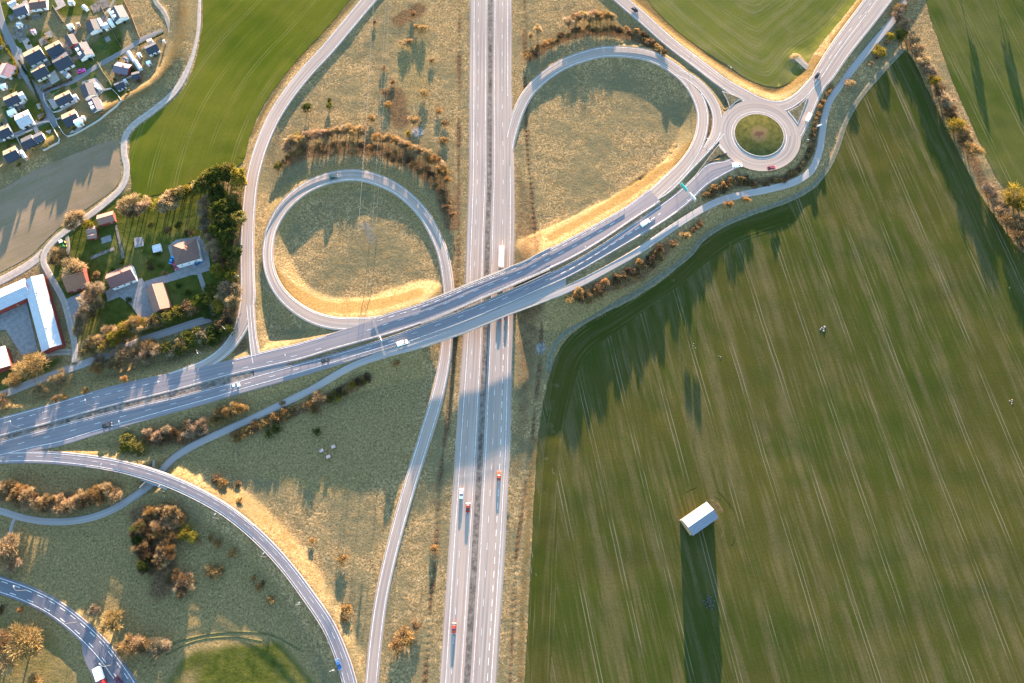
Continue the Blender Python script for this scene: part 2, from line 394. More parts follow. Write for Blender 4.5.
# long western road
RA = Road([(412, -50, .7, 6.2), (368.5, 0, .75, 6.2), (345, 28, .8, 6.2), (326.5, 50, .85, 6.2), (306, 72, .9, 6.2), (288.4, 94, 1.1, 6.2), (273.7, 117, 1.4, 6.2), (263, 141, 1.8, 6.2), (255.6, 164, 2.3, 6.2), (250.8, 188, 2.8, 6.2), (247.8, 223, 3.4, 6.4), (247, 252.5, 3.6, 6.6), (247.4, 279, 3.8, 6.8), (247.5, 300, 3.9, 7.4), (243, 322, 4.0, 7), (236, 336, 4.0, 6), (228, 347, 4.0, 5.5), (217, 357, 3.97, 5.2), (204, 365, 3.9, 5), (188, 371.5, 3.85, 5), (168, 378, 3.75, 4.5), (146, 385.5, 3.6, 4)], lift=0.0)
RB = Road([(250, 305, 3.93, 4), (251.5, 325, 4.05, 3.8), (253, 340, 4.12, 3.9), (255.5, 356, 4.2, 4.6), (257, 362, 4.2, 5)], lift=0.03)
# eastern loop
LT = Road([(640, 208.5, 5.2, 6), (655, 194, 4.8, 6.5), (670, 180, 4.4, 6.5), (685, 164.5, 4.1, 6.2), (696, 148, 3.9, 5.7), (702, 130, 3.7, 5.6), (702.5, 112, 3.5, 5.6), (696, 93, 3.2, 5.6), (684, 76.5, 2.9, 5.6), (664, 62, 2.6, 5.4), (640.5, 53.6, 2.3, 5.2), (607, 51.5, 2.0, 5.1), (582.5, 56.8, 1.7, 5.1), (562, 65, 1.5, 5.1), (543.5, 77.4, 1.3, 5.1), (529, 92, 1.1, 5), (520, 108, 0.9, 5), (513.5, 127, 0.75, 5), (509, 150, 0.7, 4.5), (507, 190, 0.7, 4)], lift=0.0)
EN = Road([(645, 203, 5.05, 4), (668, 188.5, 4.5, 4), (688, 168, 4.1, 4), (704, 151.5, 3.8, 4), (716, 138, 3.6, 4.3), (726, 124, 3.5, 5)], lift=0.02)
CN = Road([(678, 72, 2.8, 3.5), (692, 79, 3.0, 4), (705, 91, 3.3, 4.3), (714.5, 106, 3.45, 4.6), (717.5, 121, 3.5, 4.8), (715, 136, 3.6, 4.5), (706, 149, 3.8, 3.5)], lift=0.01)
RM = Road([(566, -50, .9, 5.5), (622, 0, 1.1, 5.5), (641.4, 16.4, 1.4, 5.4), (668.7, 41, 2.0, 5.3), (696, 62, 2.7, 5.3), (723, 82.5, 3.3, 5.4), (742, 94, 3.45, 6), (762, 104, 3.5, 6), (782, 106, 3.5, 5.5), (798, 98, 3.45, 5), (810, 86, 3.4, 5), (822, 72, 3.3, 4.6)], lift=0.0)
RN = Road([(930, -70, 2.3, 12), (878, 0, 2.6, 11.5), (866, 16, 2.7, 11.3), (852, 34, 2.9, 11), (838, 53, 3.1, 10.5), (825, 73, 3.3, 10), (818, 84, 3.35, 8), (813, 97, 3.4, 6.5), (807, 112, 3.45, 6), (799, 128, 3.5, 7), (790, 142, 3.5, 8)], lift=0.03)
# south-west roads
RS = Road([(-60, 462, 2.6, 5.5), (-20, 459, 2.7, 5.6), (10, 457, 2.85, 5.8), (51, 457.4, 3.2, 5.9), (101.6, 463, 3.7, 6), (139.7, 471.6, 4.2, 6), (177.7, 485, 4.2, 6), (216, 504.4, 4.0, 6), (241, 522, 3.7, 6), (265, 543.7, 3.4, 6), (287, 568, 3.1, 6), (308.7, 597, 2.8, 6.2), (327.5, 625, 2.6, 6.4), (340, 653, 2.4, 6.6), (349.4, 683, 2.2, 6.8), (362, 740, 2.0, 6.8), (374, 820, 1.6, 6.8), (376, 900, 1.4, 6.8)],
          skip=lambda p: 146 < p[0] < 168, lift=0.0, mat='asphalt_dark')
RT = Road([(-60, 566, 1.2, 8.5), (-20, 578, 1.2, 8.5), (0, 585, 1.2, 8.5), (25.4, 594, 1.2, 8.6), (50.8, 606.5, 1.2, 8.8), (76, 625, 1.2, 9), (101.6, 650, 1.2, 9.3), (125, 682, 1.2, 9.5), (150, 725, 1.2, 9.5)], mat='asphalt_bluish')
BAY = Road([(84, 640, 1.19, 3), (90, 655, 1.19, 7), (101, 675, 1.19, 8), (114, 700, 1.19, 8), (126, 722, 1.19, 4)], lift=-0.02, mat='asphalt_bluish')
# cycle path
PA = Road([(940, -50, 1.6, 3), (905.6, 0, 1.6, 3), (892.5, 21, 1.6, 3), (873, 44, 1.6, 3), (855.6, 65, 1.6, 3), (838, 88, 1.6, 3), (829, 102, 1.6, 3), (824.5, 118, 1.6, 3), (822, 135, 1.6, 3), (819.5, 151, 1.6, 3), (811.6, 170, 1.6, 3), (795, 181.5, 1.7, 3), (770.7, 188.5, 1.9, 3), (742, 194.5, 2.2, 3), (721.5, 200, 2.7, 3), (704, 208, 3.2, 3), (674, 226.6, 4.1, 3), (639, 250.5, 5.0, 3), (604, 270.5, 5.9, 3), (580, 283, 6.4, 3.2), (560, 292, 6.8, 3.2), (540, 299, 6.9, 3.2), (508, 311, 6.93, 3), (464, 329, 6.8, 3), (420, 344.5, 6.2, 3), (400, 350, 5.85, 3), (384, 354.5, 5.6, 3), (360, 362.5, 5.0, 3),
           (338, 373.5, 4.1, 3), (315, 387.5, 2.9, 3), (291.3, 399.4, 1.9, 3), (254, 417.5, 0.9, 3), (223.5, 431, 0.5, 3), (193, 445.5, 0.3, 3), (175, 457, 0.2, 3), (164, 467.5, 0.0, 3), (152.4, 482.5, -0.1, 3), (132, 497.5, 0.1, 3), (109, 511, 0.3, 3), (81, 519.7, 0.3, 3), (50.8, 521.7, 0.3, 3), (25.4, 518.4, 0.3, 3), (0, 511, 0.3, 3), (-50, 498, 0.3, 3)],
          name='cycle_path', mat='asphalt_old', skip=onbridge, lift=0.0, low=lambda p: 95 < p[0] < 200)
PB = Road([(16, 517, 0.28, 1), (12.5, 522, 0.3, 1), (10, 532, 0.3, 1), (9, 545, 0.3, 1), (10, 560, 0.5, 1), (10, 572, 0.9, 1)], name='footpath', mat='asphalt_old')

ROADS = [U, Lr, ML, MR, LO, RA, RB, LT, EN, CN, RM, RN, RS, RT, BAY, PA, PB]
# gravel tracks and streets (near the ground)
def tr(pts, hw, name, mat, z=0.12, **k): return Road([(p[0], p[1], z, hw) for p in pts], name=name, mat=mat, drop=0.15, skirt=(0.25, 0.12), **k)
TK = [
 tr([(150, -20), (155, 0), (164.3, 13), (170, 29), (169.3, 43.3), (164.3, 58.5), (155, 75), (141, 88), (124, 99)], 2.0, 'track', 'gravel', z=0.45),
 tr([(150, 662), (172, 645), (200, 636), (235, 632), (270, 635), (300, 650)], 0.7, 'track', 'crop_track', z=0.1),
 tr([(166, 655), (195, 641), (232, 637), (262, 641)], 0.4, 'track', 'crop_track', z=0.1),
 tr([(199, -20), (197.8, 0), (196.5, 32), (187, 69.7), (174, 92), (154, 109.5), (134, 124.4), (125, 137), (124, 154), (126.5, 169), (121, 188), (95, 211), (66.8, 230), (49, 246), (43, 260), (49, 274), (63.3, 300.5), (71, 328.7), (74.5, 345), (74.5, 362)], 2.7, 'track', 'gravel_pale', z=0.35),
 tr([(46, 250), (30, 264), (0, 281), (-40, 300)], 3.4, 'track', 'gravel_pale', z=0.1),
 tr([(-40, 410), (0, 395.4), (35, 381.4), (73.8, 367.3), (105, 355.5), (147.6, 338.5), (189.7, 324.4), (211, 318)], 3.2, 'lane', 'asphalt_old', z=0.16),
 tr([(72, 352), (58, 352), (46, 354)], 2.6, 'track', 'gravel', z=0.09),
 tr([(548, 372), (551, 355), (557, 342), (572.7, 328), (599, 312.4), (630.6, 296.6), (657, 279.5), (688.6, 256), (702, 240), (722, 226), (752, 213), (788, 200), (812, 186), (828, 168), (838, 146), (846, 122), (860, 98), (880, 74), (902, 50)], 2.1, 'track', 'grass_track', z=0.17),
 tr([(-8, -20), (-2, 8), (3.5, 27), (10.5, 41), (17.6, 58.5), (26, 76), (35, 89), (42.5, 100), (51, 117), (58.6, 131.5), (64, 141)], 3.1, 'street', 'asphalt_street', z=0.16),
 tr([(38, 93), (52, 88.5), (76, 79), (98.7, 65), (124.5, 50.5), (144, 38.6), (163, 31)], 2.0, 'street', 'asphalt_street', z=0.13),
 tr([(50, 119), (29, 128), (15, 135), (-20, 146)], 2.2, 'street', 'asphalt_street', z=0.13),
 tr([(145, 285), (165, 279), (188, 272), (204, 266)], 3.5, 'driveway', 'yard', z=0.11),
 tr([(198, 270), (203, 285), (210, 303), (213, 316)], 2.0, 'driveway', 'yard', z=0.08),
 tr([(-2, 18), (-8, 26), (-24, 36)], 3, 'street', 'asphalt_street', z=0.13),
 tr([(66, 226), (68, 250), (66, 262)], 1.6, 'track', 'gravel', z=0.08),
 tr([(80, 46), (100, 22), (118, -6)], 0.9, 'track', 'gravel', z=0.08),
 tr([(818, 73), (806, 66), (797, 58)], 2.4, 'track', 'gravel', z=1.5),  # concrete culvert, built as a short gravel strip
]
# ------------------------------------------------------------------ terrain height field
OX_, OY_ = 350, 205
gx = np.arange(-OX_, OX_+1, 1.0); gy = np.arange(-OY_, 271, 1.0)
out_l = [-9000, -4500, -2200, -1100, -700, -500, -400]
GX = np.concatenate([out_l, gx, [-v for v in out_l[::-1]]]); GY = np.concatenate([out_l[:-1]+[-280], gy, [300]+[-v for v in out_l[::-1]][1:]])
nxg, nyg = len(gx), len(gy)
def blur(a, r, it=2):
    for _ in range(it):
        for ax in (0, 1):
            k = 2*r+1; p = np.pad(a, [(r+1, r) if i == ax else (0, 0) for i in (0, 1)], mode='edge')
            c_ = np.cumsum(p, axis=ax)
            a = (np.take(c_, range(k, c_.shape[ax]), ax)-np.take(c_, range(0, c_.shape[ax]-k), ax))/k
    return a
def fnoise(r, amp):
    a = blur(np.random.randn(nyg, nxg), r, 3); return a/a.std()*amp
base = fnoise(14, 0.14)+fnoise(3, 0.05)+fnoise(1, 0.025)
XX, YY = np.meshgrid(gx, gy)
PXX, PYY = proj(XX, YY, 0.0)
def win(x, y, r):
    i0 = max(0, int(x-r+OX_)); i1 = min(nxg, int(x+r+OX_+1)); j0 = max(0, int(y-r+OY_)); j1 = min(nyg, int(y+r+OY_+1))
    return slice(j0, max(j0, j1)), slice(i0, max(i0, i1))
emb = np.full((nyg, nxg), -50.0)
SL = 2.3
RBX = W(759, 135, 3.5)
SUP.append((RBX[0], RBX[1], 3.15, 21.5))
for x, y, z, h in SUP:
    r = h+1.2+max(0, z+1)*SL+2; wj = win(x, y, r)
    if XX[wj].size == 0: continue
    d = np.hypot(XX[wj]-x, YY[wj]-y); v = z-np.maximum(0, d-h-0.8)/SL
    emb[wj] = np.maximum(emb[wj], v)
near = np.clip((emb+1.5)/1.5, 0, 1)
terr = np.maximum(base*(1-near), emb)
# noise bund
bund = [(186, -20), (184, 10), (182, 36), (174, 62), (158, 84), (136, 98), (112, 111), (88, 123), (62, 140), (34, 156), (8, 172), (-30, 192)]
BZ, _ = cr([W(a, b)[:2]+(0, 0) for a, b in bund], 2.0)
for x, y, _, _ in BZ:
    wj = win(x, y, 12)
    if XX[wj].size == 0: continue
    d = np.hypot(XX[wj]-x, YY[wj]-y); terr[wj] = np.maximum(terr[wj], 3.1*np.exp(-(d/5.6)**2)*1.0)
for x, y, z, h in LOW:
    wj = win(x, y, h+22)
    if XX[wj].size == 0: continue
    d = np.hypot(XX[wj]-x, YY[wj]-y); terr[wj] = np.minimum(terr[wj], z+np.maximum(0, d-h-0.8)/1.4)
# ditches
DIT = [[(459, -60), (459, 60), (458, 200), (456, 330), (450, 400), (440, 480), (435, 562), (430, 610), (424, 700)],
       [(524, -60), (525, 60), (526, 130), (532, 200), (540, 300), (541, 345), (534, 420), (524, 500), (516, 560), (512, 640), (509, 720)],
       [(728, 150)] and [(690, 152), (672, 168), (640, 182), (612, 205), (585, 222), (548, 240)]]
DZ = []
for L_ in DIT:
    Z_, _ = cr([W(a, b)[:2]+(0, 0) for a, b in L_], 1.5); DZ.append(Z_)
    for x, y, _, _ in Z_:
        wj = win(x, y, 5)
        if XX[wj].size == 0: continue
        d = np.hypot(XX[wj]-x, YY[wj]-y); m_ = 0.75*np.exp(-(d/1.3)**2)
        terr[wj] = np.minimum(terr[wj], np.where(emb[wj] > 1.0, 99, 0.1-m_))
def H(x, y):
    fx = min(max(x+OX_, 0), nxg-1.001); fy = min(max(y+OY_, 0), nyg-1.001); i = int(fx); j = int(fy); a = fx-i; b = fy-j
    return float(terr[j, i]*(1-a)*(1-b)+terr[j, i+1]*a*(1-b)+terr[j+1, i]*(1-a)*b+terr[j+1, i+1]*a*b)
def G(px, py):
    """ground point seen at a pixel"""
    z = 0.0
    for _ in range(4): x, y, _z = W(px, py, z); z = H(x, y)
    return x, y, z

# zones: ground cover, plus a painted tone for sunlit banks
def inpoly(P):
    m = np.zeros(PXX.shape, bool); n = len(P)
    for i in range(n):
        x0, y0 = P[i]; x1, y1 = P[(i+1) % n]
        if y0 == y1: continue
        c_ = ((y0 > PYY) != (y1 > PYY)) & (PXX < (x1-x0)*(PYY-y0)/(y1-y0)+x0); m ^= c_
    return m.astype(float)
def distline(P, r=40):
    D = np.full((nyg, nxg), 99.0); Z_, _ = cr([W(a, b)[:2]+(0, 0) for a, b in P], 1.5)
    for x, y, _, _ in Z_:
        wj = win(x, y, r)
        if XX[wj].size: D[wj] = np.minimum(D[wj], np.hypot(XX[wj]-x, YY[wj]-y))
    return D
zg = np.zeros((nyg, nxg)); zb = np.zeros_like(zg); zr = np.zeros_like(zg); zl = np.zeros_like(zg); zo = np.zeros_like(zg)
def soft(P, r=3, a=1.0): return blur(inpoly(P), r, 2)*a
zg = np.maximum(zg, soft([(-90, 395), (100, 360), (215, 330), (240, 350), (225, 400), (420, 345), (430, 365), (405, 470), (330, 500), (270, 480), (200, 470), (170, 500), (265, 560), (330, 690), (-90, 690)], 4, 0.85))
zg = np.maximum(zg, soft([(330, 500), (250, 500), (185, 470), (250, 470)], 6, 0.5))
zg = np.maximum(zg, soft([(275, 190), (330, 160), (400, 165), (440, 200), (455, 270), (430, 240), (370, 190), (300, 205), (285, 250), (270, 220)], 3, 0.8))
zg = np.maximum(zg, soft([(522, 75), (560, 40), (640, 40), (690, 75), (700, 60), (640, -5), (600, -20), (600, 10), (540, 50)], 3, 0.75))
zg = np.maximum(zg, soft([(395, 30), (430, 30), (432, 110), (395, 110)], 8, 0.8))
zg = np.maximum(zg, soft([(540, 300), (620, 285), (720, 205), (820, 170), (835, 200), (700, 250), (600, 320), (545, 370), (530, 480), (545, 340)], 2, 0.7))
zg = np.maximum(zg, soft([(-90, -90), (130, -90), (130, 60), (90, 110), (-90, 190)], 3, 0.5))
zg = np.maximum(zg, soft([(250, 290), (262, 285), (300, 325), (345, 335), (320, 342), (260, 320)], 2, 0.7))
lotg = fnoise(5, 1.0)
zl = np.maximum(zl, soft([(-90, -90), (125, -90), (125, 100), (60, 145), (-90, 190)], 2, 1.0)*np.clip(0.55+0.35*lotg, 0, 1))
zl = np.maximum(zl, soft([(128, 0), (150, 0), (160, 30), (140, 42), (128, 20)], 2, 0.0))
zl = np.maximum(zl, soft([(60, 225), (130, 190), (215, 175), (235, 200), (230, 320), (80, 345), (50, 270)], 3, 0.95))
zl = np.maximum(zl, soft([(165, 683), (185, 655), (230, 640), (280, 640), (320, 690), (300, 760), (150, 760)], 3, 0.9)*np.clip(0.95+0.3*lotg, 0, 1))
zl = np.maximum(zl, soft([(0, 340), (5, 370), (30, 360), (40, 365), (70, 350), (60, 365), (25, 385), (-20, 400), (-60, 350)], 2, 0.9))
zl = np.maximum(zl, soft([(60, 625), (20, 610), (-20, 600), (-20, 760), (80, 760), (90, 690)], 3, 0.45))
zo = np.maximum(zo, np.clip(1.25-distline(bund, 20)/7.0, 0, 1)*0.55)                      # sunlit look of bund and sun-facing banks, painted as warm tone
zo = np.maximum(zo, soft([(258, 262), (270, 283), (290, 300), (320, 315), (350, 318), (385, 312), (425, 300), (425, 288), (380, 300), (330, 303), (300, 290), (275, 265)], 1, 0.8))
zo = np.maximum(zo, soft([(545, 238), (585, 216), (612, 198), (640, 175), (670, 162), (690, 140), (697, 150), (670, 172), (625, 205), (580, 230), (548, 248)], 1, 0.8))
for ln, wd in (([(640, 0), (668, 25), (700, 50), (730, 70), (756, 85), (778, 90), (797, 82), (815, 62)], 4.2), ([(832, 45), (850, 20), (868, -5)], 3.5)):
    zo = np.maximum(zo, np.clip(1.3-distline(ln, 15)/wd, 0, 1)*0.9)
zo = np.maximum(zo, np.clip(1.2-distline([(352, 2), (325, 32), (300, 58), (280, 84), (264, 112), (253, 136)], 15)/2.2, 0, 1)*0.8)
zo = np.maximum(zo, soft([(185, 490), (230, 475), (290, 520), (330, 580), (355, 640), (335, 625), (290, 560), (240, 515)], 4, 0.55))
zo = np.maximum(zo, np.clip(1.3-distline([(520, 700), (522, 620), (527, 540), (531, 480), (535, 440)], 15)/2.6, 0, 1)*0.6)
for Z_, s_ in zip(DZ, (1.3, 1.3, 1.5)):
    D = np.full((nyg, nxg), 99.0)
    for x, y, _, _ in Z_:
        wj = win(x, y, 14)
        if XX[wj].size: D[wj] = np.minimum(D[wj], np.hypot(XX[wj]-x, YY[wj]-y))
    zb = np.maximum(zb, np.clip(1.3-D/s_, 0, 1)*np.clip(0.8+0.35*fnoise(4, 1.0), 0, 1)); zb = np.maximum(zb, np.clip(1.2-D/4.5, 0, 1)*0.5*np.clip(0.7+0.6*fnoise(5, 1.0), 0, 1))
zb = np.maximum(zb, soft([(515, 140), (545, 240), (548, 300), (530, 420), (522, 480), (514, 480), (515, 330)], 2, 0.55))
zb = np.maximum(zb, soft([(452, 180), (463, 180), (462, 330), (440, 480), (434, 480), (452, 330)], 2, 0.6))
for ln, wd in (([(290, 160), (320, 150), (370, 150), (410, 162), (440, 188), (452, 225)], 6), ([(530, 58), (560, 40), (600, 32), (640, 40), (660, 50)], 4),
               ([(0, 492), (40, 503), (90, 498)], 6), ([(140, 515), (165, 560), (160, 590)], 7), ([(576, 298), (634, 278), (664, 252)], 5),
               ([(150, 438), (205, 438)], 5), ([(235, 434), (300, 410), (360, 384)], 3.5), ([(725, 184), (783, 179), (808, 156), (816, 126), (830, 90)], 3.0),
               ([(905, 35), (935, 80), (962, 135), (985, 185), (1024, 245)], 4.5), ([(205, 190), (225, 240), (225, 300)], 8), ([(90, 345), (190, 308)], 5),
               ([(695, 98), (709, 118), (706, 138)], 2.5), ([(700, 182), (712, 160), (724, 152)], 2), ([(238, 350), (245, 345)], 5), ([(400, 20), (418, 10)], 7), ([(395, 95), (400, 120)], 8)):
    zb = np.maximum(zb, np.clip(1.25-distline(ln, 22)/wd, 0, 1)*0.85)
for rd, wd, a in ((ML, 1.6, 0.9), (MR, 1.6, 0.9)):
    for x, y, z, h in rd.Z:
        wj = win(x, y, h+4)
        if XX[wj].size: zr[wj] = np.maximum(zr[wj], a*np.clip(1.2-(np.hypot(XX[wj]-x, YY[wj]-y)-h)/wd, 0, 1)*0.62)
for x, y, s_ in ((418, 132, 4), (1011, 402, 1.5), (719, 357, 2.2), (823, 329, 1.5), (541, 348, 3)):
    wx, wy, _ = W(x, y); zr = np.maximum(zr, np.exp(-((XX-wx)**2+(YY-wy)**2)/s_**2)*0.9)
zg = zg+blur(np.random.randn(nyg, nxg), 2, 2)*0.25

ng, mg = len(GX), len(GY)
TZ = np.zeros((mg, ng)); oy = len(out_l)-1+1; ox = len(out_l)
TZ[oy:oy+nyg, ox:ox+nxg] = terr
TZ[:oy, :] = 0.0; TZ[oy+nyg:, :] = 0.0
AX, AY = np.meshgrid(GX, GY)
me = bpy.data.meshes.new('ground')
co = np.stack([AX, AY, TZ], -1).reshape(-1, 3)
idx = np.arange(mg*ng).reshape(mg, ng)
q = np.stack([idx[:-1, :-1], idx[:-1, 1:], idx[1:, 1:], idx[1:, :-1]], -1).reshape(-1, 4)
me.vertices.add(len(co)); me.vertices.foreach_set('co', co.ravel())
me.loops.add(q.size); me.loops.foreach_set('vertex_index', q.ravel().astype(np.int32))
me.polygons.add(len(q)); me.polygons.foreach_set('loop_start', (np.arange(len(q))*4).astype(np.int32))
me.polygons.foreach_set('use_smooth', np.ones(len(q), bool))
me.update(calc_edges=True); me.validate()
def full(a, v=0.0):
    f = np.full((mg, ng), v); f[oy:oy+nyg, ox:ox+nxg] = np.clip(a, 0, 1); return f.ravel()
for nm, ch in (('zone', (full(zg, 0.6), full(zb), full(zr))), ('zone2', (full(zl), full(zo), full(zr*0)))):
    ca = me.color_attributes.new(nm, 'FLOAT_COLOR', 'POINT')
    ca.data.foreach_set('color', np.stack([*ch, np.ones(mg*ng)], -1).ravel().astype(np.float32))
me.materials.append(ground_mat())
go = bpy.data.objects.new('ground', me); C.objects.link(go); go['kind'] = 'structure'

# ------------------------------------------------------------------ fields
def field(name, poly, uvf, mat, label=None, step=4.0, lift=0.1):
    P = [Vector(W(a, b)[:2]) for a, b in poly]
    # soften the outline
    Z_, _ = cr([tuple(p)+(0, 0) for p in P+[P[0]]], 3.0); ring = [Vector((a[0]+random.uniform(-.25, .25), a[1]+random.uniform(-.25, .25))) for a in Z_[:-1]]
    x0 = min(p.x for p in ring); x1 = max(p.x for p in ring); y0 = min(p.y for p in ring); y1 = max(p.y for p in ring)
    verts = list(ring); e = [(i, (i+1) % len(ring)) for i in range(len(ring))]
    y = y0
    while y < y1:
        x = x0
        while x < x1:
            verts.append(Vector((x+random.uniform(-.5, .5), y+random.uniform(-.5, .5)))); x += step
        y += step
    vo, eo, fo, _, _, _ = delaunay_2d_cdt(verts, e, [tuple(range(len(ring)))], 1, 1e-4)
    mb = MB(); mb.add([(v.x, v.y, H(v.x, v.y)+lift) for v in vo], [tuple(f) for f in fo])
    mb.uv = [uvf(v.x, v.y) for v in vo]
    o = mb.build(name, mat, smooth=True); o['kind'] = 'structure'
    if label: o['label'] = label
    return o
def uv_g3(x, y):
    px, py = proj(x, y, 0.0); t = py-300
    c_ = (px+.055*t)/(1+.0005*t)
    return (c_*0.5, y)
# stop heights of field vertices following grass bumps too closely
G3 = [(905, 50), (884, 72), (866, 93), (851, 115), (842, 140), (832, 165), (815, 188), (788, 203), (752, 215), (722, 229), (700, 246), (664, 280), (632, 300), (600, 316), (577, 330), (562, 345), (554, 362), (546, 390), (539, 430), (535, 480), (532, 540), (529, 600), (526, 650), (520, 745), (508, 900), (1300, 900), (1300, 560), (1150, 390), (1040, 272), (1012, 240), (985, 202), (962, 160), (945, 125), (925, 85), (912, 58)]
m3 = field_mat('winter_wheat', [(0.027, 0.036, 0.007), (0.040, 0.040, 0.010), (0.078, 0.066, 0.033), (0.026, 0.038, 0.007)], 19.5, 378.0, (0.13, 0.115, 0.08), tram=0.65, streak=0.62, gauge=0.85, lw=0.28)
field('field', G3, uv_g3, m3)
m3b = field_mat('headland', [(0.026, 0.033, 0.006), (0.036, 0.036, 0.008), (0.065, 0.058, 0.026), (0.036, 0.041, 0.009)], 9.0, 5.0, (0.10, 0.10, 0.05), tram=0.35, streak=0.5)
HL = [(792, 212), (770, 220), (735, 232), (706, 250), (676, 278), (645, 300), (612, 322), (584, 340), (568, 362), (560, 395), (552, 440), (547, 500), (543, 570), (540, 640), (536, 745)]
HZ, _ = cr([W(a, b_)[:2]+(0, 0) for a, b_ in HL], 2.0)
HP_ = HL[:]; inner = []
for i in range(0, len(HZ)):
    d = HZ[min(i+1, len(HZ)-1)]-HZ[max(i-1, 0)]; L_ = math.hypot(d[0], d[1]); nx_, ny_ = -d[1]/L_, d[0]/L_
    wd_ = 5.2+1.2*math.sin(i*0.11); inner.append(((HZ[i][0], HZ[i][1]), (nx_, ny_), wd_))
mb = MB(); V = []; U_ = []
for i, ((x, y), (nx_, ny_), wd_) in enumerate(inner):
    for s_ in (-0.8, -0.4, 0, 0.4, 1.0):
        xx, yy = x+nx_*wd_*s_, y+ny_*wd_*s_; V.append((xx, yy, H(xx, yy)+0.13)); U_.append((wd_*s_, i*2.0))
mb.add(V, [(i*5+j, i*5+j+1, i*5+5+j+1, i*5+5+j) for i in range(len(inner)-1) for j in range(4)]); mb.uv = U_
oh = mb.build('headland', m3b, smooth=True); oh['kind'] = 'structure'
RAd = RA.Z[:, :2]
def uv_dist(line):
    def f(x, y):
        d = np.hypot(line[:, 0]-x, line[:, 1]-y); i = int(np.argmin(d)); return (float(d[i]), i*2.0)
    return f
G1 = [(204, -60), (203, 0), (202, 30), (192, 72), (177, 97), (152, 117), (134, 131), (130, 148), (131, 175), (134, 194), (150, 196), (178, 188), (205, 176), (232, 170), (244, 160), (250, 136), (262, 108), (279, 82), (302, 54), (328, 26), (348, 2), (395, -60)]
m1 = field_mat('green_crop', [(0.044, 0.060, 0.006), (0.066, 0.073, 0.009), (0.088, 0.082, 0.018), (0.058, 0.066, 0.009)], 14.0, 14.0, (0.14, 0.13, 0.05), tram=0.45, streak=0.4, gauge=0.8)
field('field', G1, uv_dist(RAd), m1)
G2 = [(575, -90), (628, -30), (650, 3), (672, 26), (700, 48), (728, 66), (752, 81), (776, 87), (794, 80), (807, 64), (816, 50), (834, 28), (852, 6), (880, -30), (930, -90)]
MN = np.vstack([RM.Z[:, :2], RN.Z[:, :2]])
m2 = field_mat('thin_crop', [(0.058, 0.068, 0.013), (0.075, 0.080, 0.018), (0.12, 0.105, 0.05), (0.105, 0.095, 0.045)], 22.0, 20.0, (0.13, 0.12, 0.07), tram=0.5, streak=0.45)
def uv_m(x, y):
    d1 = np.hypot(RM.Z[:, 0]-x, RM.Z[:, 1]-y).min(); d2 = np.hypot(RN.Z[:, 0]-x, RN.Z[:, 1]-y).min()
    k = -math.log(math.exp(-d1/8)+math.exp(-(d2+4)/8))*8
    return (k, x)
field('field', G2, uv_m, m2)
G4 = [(922, -60), (926, 0), (938, 40), (954, 85), (974, 130), (990, 165), (1004, 186), (1040, 186), (1088, 180), (1088, -60)]
m4 = field_mat('far_crop', [(0.028, 0.042, 0.008), (0.048, 0.054, 0.014), (0.085, 0.078, 0.036), (0.055, 0.060, 0.013)], 21.0, 470.0, (0.12, 0.11, 0.06), tram=0.5, streak=0.4)
field('field', G4, uv_g3, m4)
G5 = [(-60, 212), (0, 190), (40, 168), (80, 152), (116, 140), (119, 155), (121, 170), (116, 187), (92, 205), (62, 226), (44, 242), (30, 256), (0, 272), (-60, 300)]
m5 = field_mat('ploughed_soil', [(0.15, 0.112, 0.075), (0.18, 0.132, 0.09), (0.13, 0.105, 0.055), (0.11, 0.095, 0.048)], 12.0, 4.0, (0.13, 0.12, 0.09), tram=0.3, streak=0.5)
def uv_b(x, y): a = R(31); return (x*math.sin(a)*-1+y*math.cos(a), x*math.cos(a)+y*math.sin(a))
field('field', G5, uv_b, m5)

# ------------------------------------------------------------------ paint markings, link roads
LW = 0.2
for rd in (ML,):
    rd.line(('L', 1.1), wd=LW); rd.line(('R', 2.2), wd=LW)
    rd.line(-0.4, wd=0.13, dash=(3, 9))
MR.line(('L', 1.9), wd=LW, keep=lambda p: p[1] < 100 or p[1] > 165); MR.line(('R', 1.2), wd=LW); 
# MR runs down the page: its left is the east side
MR.line(0.2, wd=0.16, dash=(3, 9), s1=MR.srange(lambda p: p[1] > 320))
MR.line(-1.9, wd=0.16, dash=(3, 9), s0=MR.srange(lambda p: p[1] > 320)); MR.line(1.9, wd=0.24, dash=(3, 3), s0=MR.srange(lambda p: p[1] > 320))
U.line(('L', 0.6), wd=LW, keep=lambda p: not (95 < p[0] < 235) and not (330 < p[0] < 380)); U.line(('R', 0.8), wd=LW)
U.line(1.7, wd=0.2, dash=(3, 3), s0=0, s1=U.srange(lambda p: p[0] > 160)); U.line(-1.7, wd=0.16, dash=(3, 9), s1=U.srange(lambda p: p[0] > 330)); 
U.line(0.2, wd=0.2, dash=(3, 5), s0=U.srange(lambda p: p[0] > 365), s1=U.srange(lambda p: p[0] > 620))
U.line(3.2, wd=0.2, dash=(3, 3), s0=U.srange(lambda p: p[0] > 375), s1=U.srange(lambda p: p[0] > 600))
Lr.line(('L', 0.7), wd=LW); Lr.line(('R', 1.9), wd=LW, s1=Lr.srange(lambda p: p[0] > 400)); Lr.line(('R', 0.7), wd=LW, s0=Lr.srange(lambda p: p[0] > 400))
Lr.line(0.6, wd=0.16, dash=(3, 9), s1=Lr.srange(lambda p: p[0] > 560)); Lr.line(0.3, wd=0.3, dash=(3, 2.2), s0=Lr.srange(lambda p: p[0] > 560), s1=Lr.srange(lambda p: p[0] > 660))
